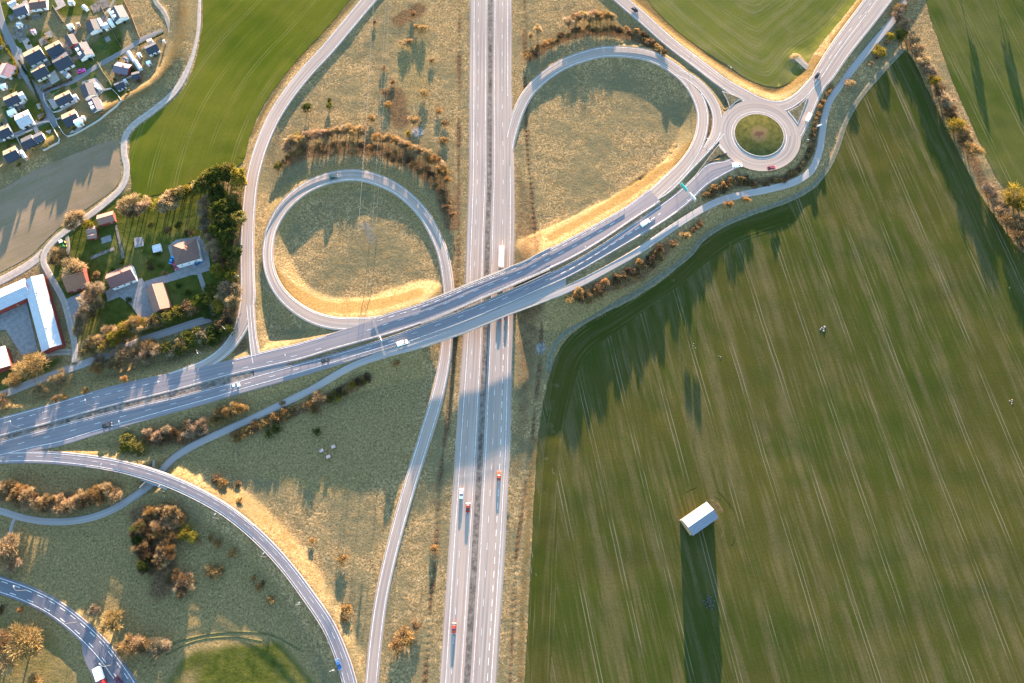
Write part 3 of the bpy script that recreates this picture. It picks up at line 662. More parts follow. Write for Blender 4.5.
for rd, i0 in ((LO, 0.7), (RA, 0.6), (LT, 0.7), (RM, 0.6), (RS, 0.9)):
    rd.line(('L', i0), wd=LW); rd.line(('R', i0), wd=LW)
RM.line(0, wd=0.1, dash=(1.5, 4)); RS.line(0.2, wd=0.12, dash=(3, 6))
RB.line(('L', 0.4), wd=LW); RB.line(('R', 0.4), wd=LW); RB.line(0, wd=0.2)
EN.line(('R', 0.4), wd=LW); CN.line(('L', 0.4), wd=LW); CN.line(('R', 0.4), wd=LW)
RN.line(('L', 0.9), wd=LW); RN.line(('R', 0.9), wd=LW, s1=RN.srange(lambda p: p[1] > 70)); RN.line(-0.4, wd=0.2, s1=RN.srange(lambda p: p[1] > 76)); RN.line(-2.4, wd=0.2, dash=(3, 9), s1=RN.srange(lambda p: p[1] > 76))
RT.line(('L', 0.8), wd=LW); RT.line(('R', 0.8), wd=LW); RT.line(1.6, wd=0.25, dash=(3, 3)); RT.line(-1.7, wd=0.25, dash=(3, 6))
for r_ in ROADS: r_.build()
for r_ in TK: r_.build()

# roundabout carriageway, apron and island
def annulus(name, c, r0, r1, z, mats, mi=None, n=96, thick=0.0, sy=1.0):
    mb = MB(); V = []; U_ = []
    rs = [r0, r1] if not isinstance(r0, (list, tuple)) else r0
    for i in range(n):
        t = 2*math.pi*i/n
        for r in rs: V.append((c[0]+math.cos(t)*r, c[1]+math.sin(t)*r*sy, z)); U_.append((r, t*20))
    k = len(rs); F = []; 
    for i in range(n):
        for j in range(k-1): F.append((i*k+j, i*k+j+1, ((i+1) % n)*k+j+1, ((i+1) % n)*k+j))
    mb.add(V, F); 
    if mi: mb.mi = [mi[j] for i in range(n) for j in range(k-1)]
    mb.uv = U_; return mb.build(name, mats)
rc = (RBX[0], RBX[1])
o = annulus('roundabout', rc, [13.5, 14.9, 15.05, 15.5, 21.3, 22.1, 22.7], None, 3.62, [M['asphalt'], M['white_line'], M['kerb']], mi=[0, 1, 0, 0, 0, 0]); o['kind'] = 'structure'
mb = MB()      # white give-way teeth and edge lines
isl = empty('traffic_island', (rc[0], rc[1], 3.6)); props(isl, 'round grassy traffic island with a brown planted centre inside the roundabout', 'traffic island')
mb = MB(); V = []; n = 64; rings = [(13.7, 0.0), (13.7, 0.22), (13.3, 0.22)]
for i in range(n):
    t = 2*math.pi*i/n
    for r, z in rings: V.append((math.cos(t)*r, math.sin(t)*r, z))
mb.add(V, [(i*3+j, ((i+1) % n)*3+j, ((i+1) % n)*3+j+1, i*3+j+1) for i in range(n) for j in range(2)]); mb.build('kerb', M['kerb'], isl)
def mound_mat():
    t = NT('island_turf'); tc = t.n('ShaderNodeTexCoord'); O = tc.outputs['Object']
    ln = t.n('ShaderNodeVectorMath', operation='LENGTH'); t.l(O, ln.inputs[0])
    n2 = t.noise(O, 0.35, 4, 0.7); n3 = t.noise(O, 1.6, 4, 0.7)
    g = t.mix(t.ramp(n2, 0.3, 0.7), (0.035, 0.038, 0.010), (0.095, 0.085, 0.024)); g = t.mix(t.math('MULTIPLY', n3, 0.5), g, (0.05, 0.05, 0.02))
    r_ = t.math('ADD', ln.outputs['Value'], t.math('MULTIPLY', t.math('SUBTRACT', n2, 0.5), 9.0))
    c = t.mix(t.math('SUBTRACT', 1.0, t.ramp(r_, 4.4, 5.6)), g, (0.10, 0.075, 0.035)); c = t.mix(t.math('SUBTRACT', 1.0, t.ramp(r_, 1.6, 2.8)), c, (0.075, 0.04, 0.028))
    t.bump(n3, 0.3, 0.3); return t.out(c, 0.95)
mb = MB(); V = [(0, 0, 1.0)]; F = []; rr = [2, 4, 6, 8, 11, 13.3]
for k, r in enumerate(rr):
    for i in range(n):
        t = 2*math.pi*i/n; V.append((math.cos(t)*r, math.sin(t)*r, 0.2+0.8*(1-(r/13.3)**2)))
F += [(0, 1+i, 1+(i+1) % n) for i in range(n)]
for k in range(len(rr)-1):
    F += [(1+k*n+i, 1+(k+1)*n+i, 1+(k+1)*n+(i+1) % n, 1+k*n+(i+1) % n) for i in range(n)]
mb.add(V, F); mb.build('turf', mound_mat(), isl, smooth=True)

def splitter(poly, z, label):
    """kerbed island with grass"""
    P = [W(a, b, z) for a, b in poly]; cx = sum(p[0] for p in P)/len(P); cy = sum(p[1] for p in P)/len(P)
    t = empty('traffic_island', (cx, cy, z)); props(t, label, 'traffic island')
    for nm, sc_, z0, z1, mt in (('kerb', 1.0, -0.1, 0.15, M['kerb']), ('turf', 0.86, 0.0, 0.19, M['turf'])):
        mb = MB(); n_ = len(P)
        V = [((p[0]-cx)*sc_, (p[1]-cy)*sc_, z0) for p in P]+[((p[0]-cx)*sc_, (p[1]-cy)*sc_, z1) for p in P]
        F = [tuple(range(n_, 2*n_)), tuple(range(n_-1, -1, -1))]+[(i, (i+1) % n_, n_+(i+1) % n_, n_+i) for i in range(n_)]
        mb.add(V, F); mb.build(nm, mt, t)
M['turf'] = simple('island_grass', (0.085, 0.075, 0.045), 0.95, var=0.4, scale=0.8)
splitter([(722, 91), (731, 94), (742, 98.5), (735, 103), (729.5, 108), (727, 100)][::-1], 3.6, 'grassy triangular traffic island on the upper left of the roundabout')
splitter([(719.5, 143.5), (727, 152.5), (719, 155), (709, 162), (700, 171), (693, 179), (703, 165), (711, 154)], 3.75, 'narrow dark traffic island left of the roundabout between the two carriageways')
splitter([(808, 96.5), (804, 108), (797.5, 124.5), (793, 118), (787.5, 111.5), (798, 106)][::-1], 3.62, 'wedge shaped traffic island on the upper right of the roundabout')

# ------------------------------------------------------------------ bridges
def bridge(name, road_edges, label, zf, pierx):
    """two edge polylines (pixel) -> deck slab, edge beams, piers, abutments"""
    t0 = W((BR0+BR1)/2, 305, 0); t = empty('bridge', (t0[0], t0[1], 0)); props(t, label, 'bridge')
    top, bot = road_edges; xs_ = np.linspace(BR0-3, BR1+3, 16)
    TP = []; BP = []
    for x in xs_:
        z = zf(x); yt = np.interp(x, [p[0] for p in top], [p[1] for p in top]); yb = np.interp(x, [p[0] for p in bot], [p[1] for p in bot])
        a = Vector(W(x, yt, z)); b = Vector(W(x, yb, z)); d = Vector((0.35, 0.94, 0)).normalized()
        TP.append(a+d*0.35); BP.append(b-d*0.35)
    loc = Vector(t.location)
    mb = MB(); V = []
    for a, b in zip(TP, BP):
        V += [a-loc-Vector((0, 0, 0.12)), b-loc-Vector((0, 0, 0.12)), b-loc-Vector((0, 0, 1.3)), a-loc-Vector((0, 0, 1.3))]
    F = []
    for i in range(len(TP)-1):
        for j in range(4): F.append((i*4+j, i*4+(j+1) % 4, i*4+4+(j+1) % 4, i*4+4+j))
    F += [(0, 3, 2, 1), tuple(len(V)-4+j for j in range(4))]
    mb.add(V, F); mb.build('deck', M['concrete'], t)
    for P_ in (TP, BP):
        mb = MB()
        for i in range(len(P_)-1):
            a = P_[i]-loc; b = P_[i+1]-loc
            for z0, z1, wd in ((-0.1, 0.18, 0.45),):
                d = (b-a); d.z = 0; d.normalize(); nn = Vector((-d.y, d.x, 0))*wd/2
                V = [a-nn+Vector((0, 0, z0)), b-nn+Vector((0, 0, z0)), b+nn+Vector((0, 0, z0)), a+nn+Vector((0, 0, z0))]
                V += [v+Vector((0, 0, z1-z0)) for v in V]
                mb.add(V, [(4, 5, 6, 7), (0, 1, 5, 4), (2, 3, 7, 6)])
        mb.build('edge_beam', M['kerb'], t)
        mb = MB()
        for hgt in (0.45, 0.78, 1.1):
            for i in range(len(P_)-1):
                mb.tube(P_[i]-loc+Vector((0, 0, hgt)), P_[i+1]-loc+Vector((0, 0, hgt)), 0.06 if hgt < 1 else 0.08, n=5)
        L_ = sum((P_[i+1]-P_[i]).length for i in range(len(P_)-1)); k = int(L_/2.4)
        for j in range(k+1):
            f = j/k*(len(P_)-1); i = min(int(f), len(P_)-2); p = P_[i].lerp(P_[i+1], f-i)-loc
            mb.box((p.x, p.y, p.z+0.62), (0.09, 0.09, 1.0))
        mb.build('parapet', M['steel'], t)
    for x in pierx:
        i = int(np.argmin(abs(xs_-x))); a, b = TP[i], BP[i]
        for f in (0.2, 0.5, 0.8):
            p = a.lerp(b, f)-loc; mb = MB(); z0 = -0.5-0; zt = p.z-1.28
            mb.tube((p.x, p.y, z0), (p.x, p.y, zt), 0.45, n=12); mb.build('pier', M['concrete'], t)
    for i in (0, len(TP)-1):
        a, b = TP[i]-loc, BP[i]-loc; mb = MB(); d = Vector((0.93, -0.36, 0))*0.5
        z1 = min(a.z, b.z)-1.28; V = [a-d, a+d, b+d, b-d]; V = [Vector((v.x, v.y, 0.2)) for v in V]+[Vector((v.x, v.y, z1)) for v in V]
        mb.add(V, [(0, 1, 5, 4), (1, 2, 6, 5), (2, 3, 7, 6), (3, 0, 4, 7), (4, 5, 6, 7)]); mb.build('abutment', M['concrete'], t)
bridge('bridge', (Utop, Ubot), 'upper bridge carrying the carriageway with the dashed exit lane over the motorway', zU, (457, 487, 518))
PAc = [(BR0-20, 350), (400, 352), (420, 346.5), (464, 331.5), (508, 313.5), (540, 301.5), (560, 294.5)]
bridge('bridge', (Ltop, [(x, y+1) for x, y in PAc[1:]]), 'lower bridge carrying a carriageway and the cycle path over the motorway', zL, (457, 487, 518))
# pavement between lower carriageway and path on the deck
mb = MB(); V = []; U_ = []
xs_ = np.linspace(372, 566, 40)
for x in xs_:
    z = zL(x)-0.02
    ya = np.interp(x, [p[0] for p in Lbot], [p[1] for p in Lbot])-1; yb = np.interp(x, [360, 384, 400, 420, 464, 508, 540, 560, 580], [361, 353, 349, 343, 327.5, 309.5, 297.5, 291, 283])
    V += [W(x, ya, z), W(x, yb, z)]; U_ += [(0, x/2), (2, x/2)]
mb.add(V, [(2*i, 2*i+1, 2*i+3, 2*i+2) for i in range(len(xs_)-1)]); mb.uv = U_
o = mb.build('pavement', M['asphalt_old']); o['kind'] = 'structure'
# underpass of the cycle path
px0 = W(157, 478, 4.2); t = empty('underpass', (px0[0], px0[1], 0)); props(t, 'short concrete underpass that takes the cycle path below the curved slip road', 'underpass')
ang = math.atan2(-(485-471.6), 38.0)
mb = MB(); mb.box((0, 0, 3.55), (13.0, 6.9, 0.7), ang); mb.build('deck', M['concrete'], t)
for s_ in (-1, 1):
    mb = MB(); mb.box((s_*5.3*math.cos(ang), s_*5.3*math.sin(ang), 1.5), (0.6, 6.6, 3.5), ang); mb.build('abutment', M['concrete'], t)
    for q_ in (-1, 1):
        mb = MB(); c_ = (s_*6.0*math.cos(ang)-q_*5.4*math.sin(ang), s_*6.0*math.sin(ang)+q_*5.4*math.cos(ang), 1.2)
        mb.box(c_, (0.4, 3.6, 2.6), ang-s_*q_*0.35, taper=0.9); mb.build('wing_wall', M['concrete'], t)

# ------------------------------------------------------------------ guard rails
def rail(road, side, s0, s1, label, inset=0.15, group='steel guard rails along the roads', hgt=(0.42, 0.76)):
    mb = MB(); k = max(1, int((s1-s0)/4)); P_ = []
    for j in range(k+1):
        S = s0+(s1-s0)*j/k; x, y, z, h, nx, ny = road.at(S); o_ = (h-inset)*side
        P_.append(Vector((x+nx*o_, y+ny*o_, z)))
    loc = P_[0].copy()
    for i in range(k):
        a, b = P_[i]-loc, P_[i+1]-loc; d = (b-a); d.z = 0; d.normalize(); n_ = Vector((-d.y, d.x, 0))
        prof = [(-0.05, hgt[0]), (0.05, hgt[0]+0.05), (-0.02, (hgt[0]+hgt[1])/2), (0.05, hgt[1]-0.05), (-0.05, hgt[1])]
        V = [a+n_*u+Vector((0, 0, v)) for u, v in prof]+[b+n_*u+Vector((0, 0, v)) for u, v in prof]
        mb.add(V, [(m, m+1, m+6, m+5) for m in range(4)])
    for i in range(k+1):
        p = P_[i]-loc; mb.box((p.x, p.y, 0.3+p.z), (0.12, 0.12, 0.75))
    o = mb.build('guard_rail', M['steel'], loc=loc); props(o, label, 'guard rail', group); return o
sr = lambda rd, f: rd.srange(f)
rail(U, 1, sr(U, lambda p: p[0] > 372), sr(U, lambda p: p[0] > 628), 'guard rail along the upper edge of the bridge carriageway')
rail(U, -1, sr(U, lambda p: p[0] > 288), sr(U, lambda p: p[0] > 648), 'guard rail along the lower edge of the upper bridge carriageway')
rail(Lr, 1, sr(Lr, lambda p: p[0] > 285), sr(Lr, lambda p: p[0] > 655), 'guard rail along the upper edge of the lower bridge carriageway')
rail(Lr, -1, sr(Lr, lambda p: p[0] > 340), sr(Lr, lambda p: p[0] > 672), 'guard rail between the lower carriageway and the cycle path')
rail(U, -1, 0, sr(U, lambda p: p[0] > 222), 'guard rail beside the dark median on the left, upper side')
rail(Lr, 1, 0, sr(Lr, lambda p: p[0] > 222), 'guard rail beside the dark median on the left, lower side')
rail(RS, -1, sr(RS, lambda p: p[0] > 85), RS.s[-1], 'guard rail along the lower outside edge of the curved south west slip road')
rail(RS, 1, sr(RS, lambda p: p[0] > 110), sr(RS, lambda p: p[0] > 250), 'guard rail along the upper edge of the slip road by the underpass')
rail(ML, 1, 0, ML.s[-1], 'median guard rail beside the left motorway carriageway', inset=-0.5)
rail(MR, -1, 0, MR.s[-1], 'median guard rail beside the right motorway carriageway', inset=-0.5)
rail(LO, -1, sr(LO, lambda p: p[1] < 240), sr(LO, lambda p: p[0] < 270), 'guard rail round the top outside edge of the left loop')
rail(LT, -1, sr(LT, lambda p: p[1] < 62), sr(LT, lambda p: p[0] < 540), 'guard rail round the top outside edge of the right loop')
# dark gravel median of the motorway
mb = MB(); V = []; U_ = []
for S in np.linspace(0, ML.s[-1], 120):
    x, y, z, h, nx, ny = ML.at(S)
    x2, y2, z2, h2, nx2, ny2 = MR.at(S*MR.s[-1]/ML.s[-1])
    V += [(x+nx*(h-0.2), y+ny*(h-0.2), z-0.06), (x2-nx2*(h2-0.2), y2-ny2*(h2-0.2), z-0.06)]; U_ += [(0.6, S), (3, S)]
mb.add(V, [(2*i, 2*i+1, 2*i+3, 2*i+2) for i in range(119)]); mb.uv = U_
M['dark_gravel'] = gravel_mat('dark_gravel', (0.06, 0.05, 0.045), (0.17, 0.15, 0.13), (0.05, 0.045, 0.035))
o = mb.build('median', M['dark_gravel']); o['kind'] = 'structure'
def strip(name, top, bot, zf, x0, x1, mat, dz=0.0, n=60):
    mb = MB(); V = []; U_ = []
    for x in np.linspace(x0, x1, n):
        ya = np.interp(x, [p[0] for p in top], [p[1] for p in top]); yb = np.interp(x, [p[0] for p in bot], [p[1] for p in bot]); z = zf(x)+dz
        V += [W(x, ya-0.6, z), W(x, yb+0.6, z)]; U_ += [(0.6, x/2), (3, x/2)]
    mb.add(V, [(2*i, 2*i+1, 2*i+3, 2*i+2) for i in range(n-1)]); mb.uv = U_
    o = mb.build(name, mat); o['kind'] = 'structure'
strip('median', Ubot, Ltop, lambda x: (zU(x)+zL(x))/2, -60, 253, M['dark_gravel'], -0.03)
strip('median', Ubot, Ltop, lambda x: (zU(x)+zL(x))/2, 254, 287, M['asphalt_dark'], -0.02)
strip('median', Ubot, Ltop, lambda x: min(zU(x), zL(x)), 288, BR0-3, M['dark_gravel'], -0.1)
strip('median', Ubot, Ltop, lambda x: min(zU(x), zL(x)), BR1+3, 655, M['dark_gravel'], -0.1)

# ------------------------------------------------------------------ trees and shrubs
ORD = 'zeroth first second third fourth fifth sixth seventh eighth ninth tenth eleventh twelfth thirteenth fourteenth fifteenth sixteenth seventeenth eighteenth nineteenth twentieth twenty-first twenty-second twenty-third twenty-fourth twenty-fifth twenty-sixth twenty-seventh twenty-eighth twenty-ninth thirtieth thirty-first thirty-second thirty-third thirty-fourth thirty-fifth thirty-sixth thirty-seventh thirty-eighth thirty-ninth fortieth'.split()
def crown_mesh(name, kind, seed):
    """unit size: radius 1, height 2 (tree) standing on z=0"""
    rg = np.random.RandomState(seed); V = []; F = []
    def quad(p, d, l, wd):
        d = d/np.linalg.norm(d); a = np.cross(d, rg.randn(3)); a /= np.linalg.norm(a)+1e-9
        n_ = len(V); V.extend([tuple(p-a*wd/2), tuple(p+a*wd/2), tuple(p+d*l+a*wd*0.3), tuple(p+d*l-a*wd*0.3)]); F.append((n_, n_+1, n_+2, n_+3))
    if kind == 'twig':      # bare spring crown: many fine branches
        nb = 11; lobes = []
        for k in range(nb):
            th = 2*math.pi*k/nb+rg.uniform(-.3, .3); r = rg.uniform(0.15, 0.72); lobes.append((np.array([math.cos(th)*r, math.sin(th)*r, rg.uniform(0.95, 1.65)]), rg.uniform(0.26, 0.42)))
        lobes.append((np.array([0, 0, 1.6]), 0.4))
        for c_, r_ in lobes:
            for _ in range(150):
                u = rg.randn(3); u /= np.linalg.norm(u); p = c_+u*r_*rg.uniform(0.1, 1.0)*np.array([1, 1, 1.15])
                d = (p-np.array([0, 0, 0.5]))/1.2+u*0.8+rg.randn(3)*0.35+np.array([0, 0, 0.3])
                quad(p, d, rg.uniform(0.14, 0.3), rg.uniform(0.02, 0.05))
    elif kind == 'leaf':
        nb = 15
        for k in range(nb):
            u = rg.randn(3); u /= np.linalg.norm(u); u[2] = abs(u[2])*0.9-0.25
            c_ = np.array([0, 0, 1.1])+u*np.array([0.66, 0.66, 0.62]); r_ = rg.uniform(0.22, 0.42)
            for _ in range(90):
                w_ = rg.randn(3); w_ /= np.linalg.norm(w_); p = c_+w_*r_*rg.uniform(0.55, 1.05)
                quad(p, rg.randn(3)+w_*0.6, rg.uniform(0.07, 0.14), rg.uniform(0.07, 0.13))
    elif kind == 'scrub':   # low round scrub on the ground
        for k in range(8):
            th = rg.uniform(0, 6.28); r = rg.uniform(0.1, 0.62); c_ = np.array([math.cos(th)*r, math.sin(th)*r, rg.uniform(0.3, 0.62)]); r_ = rg.uniform(0.28, 0.44)
            for _ in range(105):
                w_ = rg.randn(3); w_ /= np.linalg.norm(w_); w_[2] = abs(w_[2])*1.1-0.35; p = c_+w_*r_*rg.uniform(0.5, 1.05)
                if p[2] < 0.02: p[2] = 0.02+rg.uniform(0, .1)
                quad(p, w_+rg.randn(3)*0.5+np.array([0, 0, 0.4]), rg.uniform(0.09, 0.2), rg.uniform(0.035, 0.09))
    me = bpy.data.meshes.new(name); me.from_pydata(V, [], F); me.materials.append(M['foliage']); return me
def trunk_mesh(name, seed, top=1.5):
    rg = random.Random(seed); mb = MB(); mb.tube((0, 0, -0.15), (0.02, 0.01, 0.55), 0.07, 0.05, n=6)
    for k in range(7):
        th = k*0.9+rg.uniform(-.3, .3); r = rg.uniform(0.35, 0.7); z = rg.uniform(0.95, top)
        mid = (math.cos(th)*r*0.4, math.sin(th)*r*0.4, 0.55+(z-0.55)*0.55)
        mb.tube((0.02, 0.01, 0.5), mid, 0.04, 0.025, n=5); mb.tube(mid, (math.cos(th)*r, math.sin(th)*r, z), 0.025, 0.01, n=4)
    mb.tube((0.02, 0.01, 0.5), (0, 0, top), 0.045, 0.012, n=5)
    me = bpy.data.meshes.new(name); me.from_pydata(mb.v, [], mb.f); me.materials.append(M['bark']); return me
PROTO = {k: [crown_mesh('crown', k, 11*i+5) for i in range(5)] for k in ('twig', 'leaf', 'scrub')}
TRUNK = [trunk_mesh('trunk', i) for i in range(4)]
STEMS = [trunk_mesh('stems', i+9, 0.9) for i in range(2)]
def plant(px, py, r, h, kind, col, label, group=None, cat=None, name=None):
    """r radius and h height in metres; (px,py) is where the middle of the crown shows"""
    if 'garden shrub on' not in label: r *= 1.4 if kind == 'scrub' else 1.3
    x, y, z = G(px, py)
    for _ in range(2):
        x, y, _q = W(px, py, z+h*0.6); z = H(x, y)
    tree = kind != 'scrub'
    name = name or ('bare_tree' if kind == 'twig' else 'leafy_tree' if kind == 'leaf' else 'shrub')
    t = empty(name, (x, y, z-0.05), random.uniform(0, 6.28)); props(t, label, cat or ('tree' if tree else 'shrub'), group)
    c_ = bpy.data.objects.new('crown' if tree else 'foliage', random.choice(PROTO[kind])); C.objects.link(c_); c_.parent = t
    c_.scale = (r*random.uniform(.9, 1.1), r*random.uniform(.9, 1.1), h/(2.0 if tree else 1.0)*random.uniform(.95, 1.05))
    j = random.uniform(0.85, 1.15); c_.color = (col[0]*j, col[1]*j*random.uniform(.94, 1.06), col[2]*j, 1)
    if tree:
        k = bpy.data.objects.new('trunk', random.choice(TRUNK)); C.objects.link(k); k.parent = t; k.scale = c_.scale
    return t
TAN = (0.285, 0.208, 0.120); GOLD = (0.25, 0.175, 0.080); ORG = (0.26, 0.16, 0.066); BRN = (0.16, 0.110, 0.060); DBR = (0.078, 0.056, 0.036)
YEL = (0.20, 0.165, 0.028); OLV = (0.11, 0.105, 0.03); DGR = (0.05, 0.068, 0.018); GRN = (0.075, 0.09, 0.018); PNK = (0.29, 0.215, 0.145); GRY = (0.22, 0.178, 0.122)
CN_ = {TAN: 'tan', GOLD: 'golden', ORG: 'orange', BRN: 'brown', DBR: 'dark brown', YEL: 'yellow', OLV: 'olive', DGR: 'dark green', GRN: 'green', PNK: 'pinkish', GRY: 'grey'}
NOUN = {'twig': 'bare tree', 'leaf': 'leafy tree', 'scrub': 'bush'}
def row(pts, n, width, rr, hr, cols, kind, where, group, order='from the left', name=None):
    """n plants along a polyline, jittered across by width px"""
    P = np.array(pts, float); s = np.concatenate([[0], np.cumsum(np.hypot(*np.diff(P, axis=0).T))]); out = []
    for i in range(n):
        S = (i+0.5+random.uniform(-.35, .35))/n*s[-1]; x = np.interp(S, s, P[:, 0]); y = np.interp(S, s, P[:, 1])
        out.append((x+random.uniform(-.5, .5)*width, y+random.uniform(-.5, .5)*width))
    spots(out, rr, hr, cols, kind, where, group, order, name)
def spots(out, rr, hr, cols, kind, where, group, order='from the left', name=None):
    out = sorted(out, key=(lambda p: p[0]) if order == 'from the left' else (lambda p: p[1]))
    for i, p in enumerate(out):
        assert i < 40
        col = p[4] if len(p) > 4 else random.choice(cols); r = p[2] if len(p) > 2 else random.uniform(*rr); h = p[3] if len(p) > 3 else random.uniform(*hr)
        o = ORD[i+1] if order == 'from the left' else ORD[i+1]
        plant(p[0], p[1], r, h, kind, col, '%s %s, %s %s %s' % (CN_[col], NOUN[kind], o, order, where), group, name=name)
T = 'from the top'
# belt above the left loop
row([(284, 148), (293, 141), (306, 137), (326, 133), (345, 131), (364, 131)], 19, 3, (2.2, 3.0), (4.4, 5.6), [TAN, TAN, PNK, GOLD], 'twig', 'in the pale row above the left loop', 'pale bare trees above the left loop')
row([(374, 136), (397, 142), (414, 149), (426, 155), (436, 162), (444, 171), (449, 180)], 17, 4, (1.9, 2.8), (3.8, 5.2), [TAN, TAN, GOLD, ORG], 'twig', 'above the right of the left loop', 'bare trees above the right side of the left loop')
row([(283, 163), (300, 153), (325, 147), (350, 147), (380, 150), (405, 160), (428, 173), (443, 192), (453, 218)], 34, 9, (1.6, 2.4), (2.2, 3.6), [BRN, BRN, DBR, ORG, GOLD], 'scrub', 'in the low scrub above the left loop', 'low scrub above the left loop')
# belt above the right loop
row([(566, 21), (578, 18), (592, 16), (604, 14), (613, 18)], 10, 3, (2.2, 2.9), (4.5, 5.8), [TAN, PNK, GOLD], 'twig', 'in the pale clump above the right loop', 'pale bare trees above the right loop')
row([(526, 58), (534, 50), (545, 45), (556, 40), (566, 34), (578, 31), (602, 28), (625, 28), (640, 34), (652, 42), (663, 52)], 39, 5, (1.7, 2.4), (2.2, 3.2), [GOLD, BRN, BRN, ORG, DBR], 'scrub', 'in the curved hedge above the right loop', 'curved hedge above the right loop')
spots([(538, 30, 2.4, 5, TAN), (531, 36, 1.6, 3.5, TAN)], 0, 0, [TAN], 'twig', 'by the motorway above the right loop', 'small trees by the right loop')
# bushes south of the bridge approach
row([(575, 299), (590, 294), (604, 286), (618, 280), (632, 274), (645, 266), (656, 258), (664, 251)], 36, 11, (1.8, 2.5), (2.3, 3.2), [BRN, BRN, ORG, GOLD, DBR], 'scrub', 'in the row below the cycle path', 'round bushes between the cycle path and the wheat field')
spots([(672.5, 243.5, 2.5, 3.2, BRN), (685, 235, 2.5, 3.4, GOLD), (693.6, 230.5, 1.7, 2.4, BRN), (697, 227, 1.6, 2.4, BRN), (701, 223.5, 1.9, 2.6, BRN)], 0, 0, [BRN], 'scrub', 'of the bushes ending the bush row', 'loose bushes by the wheat field')
row([(704, 197), (714, 191), (728, 184), (742, 180), (755, 183)], 28, 7, (1.3, 1.9), (1.8, 2.6), [BRN, GOLD, ORG, BRN], 'scrub', 'in the hedge below left of the roundabout', 'hedge below left of the roundabout')
row([(762, 184), (783, 179.5), (799, 169), (808, 155), (812, 141), (815.5, 125), (822, 106), (832, 88)], 39, 3, (1.0, 1.5), (1.2, 2.0), [BRN, GOLD, ORG, BRN], 'scrub', 'in the low hedge right of the roundabout', 'low hedge right of the roundabout', T)
spots([(729, 203.5, 2.4, 3, ORG), (746.6, 199.5, 2.0, 2.6, ORG)], 0, 0, [ORG], 'scrub', 'beside the cycle path below the roundabout', 'orange bushes by the cycle path')
# hedgerow at the top right
HD = [(891, 36, 2.0, 3, YEL), (880, 51, 2.8, 4, YEL), (851, 83, 2.2, 3, TAN), (906, 23, 3.2, 5.5, TAN), (902, 35, 2.8, 4.5, GRN), (913, 39, 3, 5.5, TAN), (919, 48, 3, 6, TAN), (924, 60, 3.0, 6.5, TAN), (929, 71, 2.6, 6, GRY), (934, 81, 2.6, 7, YEL), (938, 91, 2.6, 5, BRN), (945, 100, 3.6, 7.5, PNK), (949, 111, 2.6, 5, BRN), (957, 124, 4.0, 8, YEL), (962, 132, 3.4, 7.5, GOLD), (965, 142, 2.6, 5.5, BRN), (972, 151, 3.6, 8, GOLD), (988, 187, 2.2, 4, GRY), (993, 193, 2.2, 4, GRY), (999, 203, 2.6, 4.5, GRY), (1003, 211, 3.2, 5, TAN), (1010, 222, 3.8, 6, BRN), (1018, 198, 5.0, 9, YEL), (1024, 206, 4, 8, OLV), (1021, 234, 4.0, 6.5, BRN), (1030, 222, 4, 7, GOLD), (1034, 246, 4, 7, BRN), (900, 8, 2.8, 5, BRN), (910, -6, 4, 7, TAN), (897, 16, 2, 3.5, BRN), (926, 68, 2, 4, BRN), (941, 96, 2, 4, BRN), (953, 118, 2, 4, DBR)]
HD = [(a, c_, r*1.25, h*0.9, k) for a, c_, r, h, k in HD]
spots(HD, 0, 0, [TAN], 'twig', 'in the diagonal hedgerow at upper right', 'trees of the diagonal hedgerow', T)
row([(868, 66), (874, 60), (883, 47), (893, 34)], 8, 2, (0.9, 1.4), (1.2, 2), [TAN, BRN], 'scrub', 'in the strip left of the hedgerow', 'thin scrub beside the cycle path at upper right', T)
# a few tall trees north of the frame throw the long shadows over the fields
for i, (px, py, r, h) in enumerate([(966, -20, 2.6, 12), (1000, -22, 2.4, 11)]):
    plant(px, py, r, h, 'leaf', DGR, 'tall dark tree beyond the top edge of the far crop field', 'tall trees north of the far crop field')
# trees of the farm
spots([(131, 203, 4.4, 8, TAN), (141, 208, 3.6, 7, PNK), (146, 203, 3.0, 6, TAN), (125, 209, 3.4, 6, TAN), (136, 213, 3.2, 6, BRN)], 0, 0, [TAN], 'twig', 'in the clump beside the red shed', 'fluffy clump between the farm track and the garden')
spots([(78, 216, 4.2, 9, TAN), (70, 224, 3.2, 8, TAN), (87, 224, 2.6, 4.5, YEL)], 0, 0, [TAN], 'twig', 'leaning over the farm track near the twin sheds', 'bare trees over the farm track')
spots([(56, 252, 3.2, 5, TAN), (62, 257, 3.4, 5.5, ORG), (54, 260, 2.4, 4, BRN), (67, 262, 2.6, 4.5, GOLD)], 0, 0, [TAN], 'twig', 'in the clump below the green tractor', 'clump beside the farm track bend')
plant(75, 268, 4.6, 9, 'twig', TAN, 'tan bare tree spreading over the orange barn roof')
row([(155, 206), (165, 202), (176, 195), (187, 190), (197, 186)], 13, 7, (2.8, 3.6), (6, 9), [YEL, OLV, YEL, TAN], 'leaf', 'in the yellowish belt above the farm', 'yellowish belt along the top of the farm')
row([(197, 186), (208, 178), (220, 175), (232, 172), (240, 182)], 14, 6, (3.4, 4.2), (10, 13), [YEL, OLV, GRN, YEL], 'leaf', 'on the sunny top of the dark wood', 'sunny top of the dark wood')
row([(212, 192), (222, 200), (232, 205), (236, 220), (224, 222), (216, 210), (220, 234), (233, 238)], 24, 12, (3.2, 4.2), (9, 12), [DGR, DGR, OLV, GRN], 'leaf', 'inside the dark wood beside the long road', 'dark wood beside the long road', T)
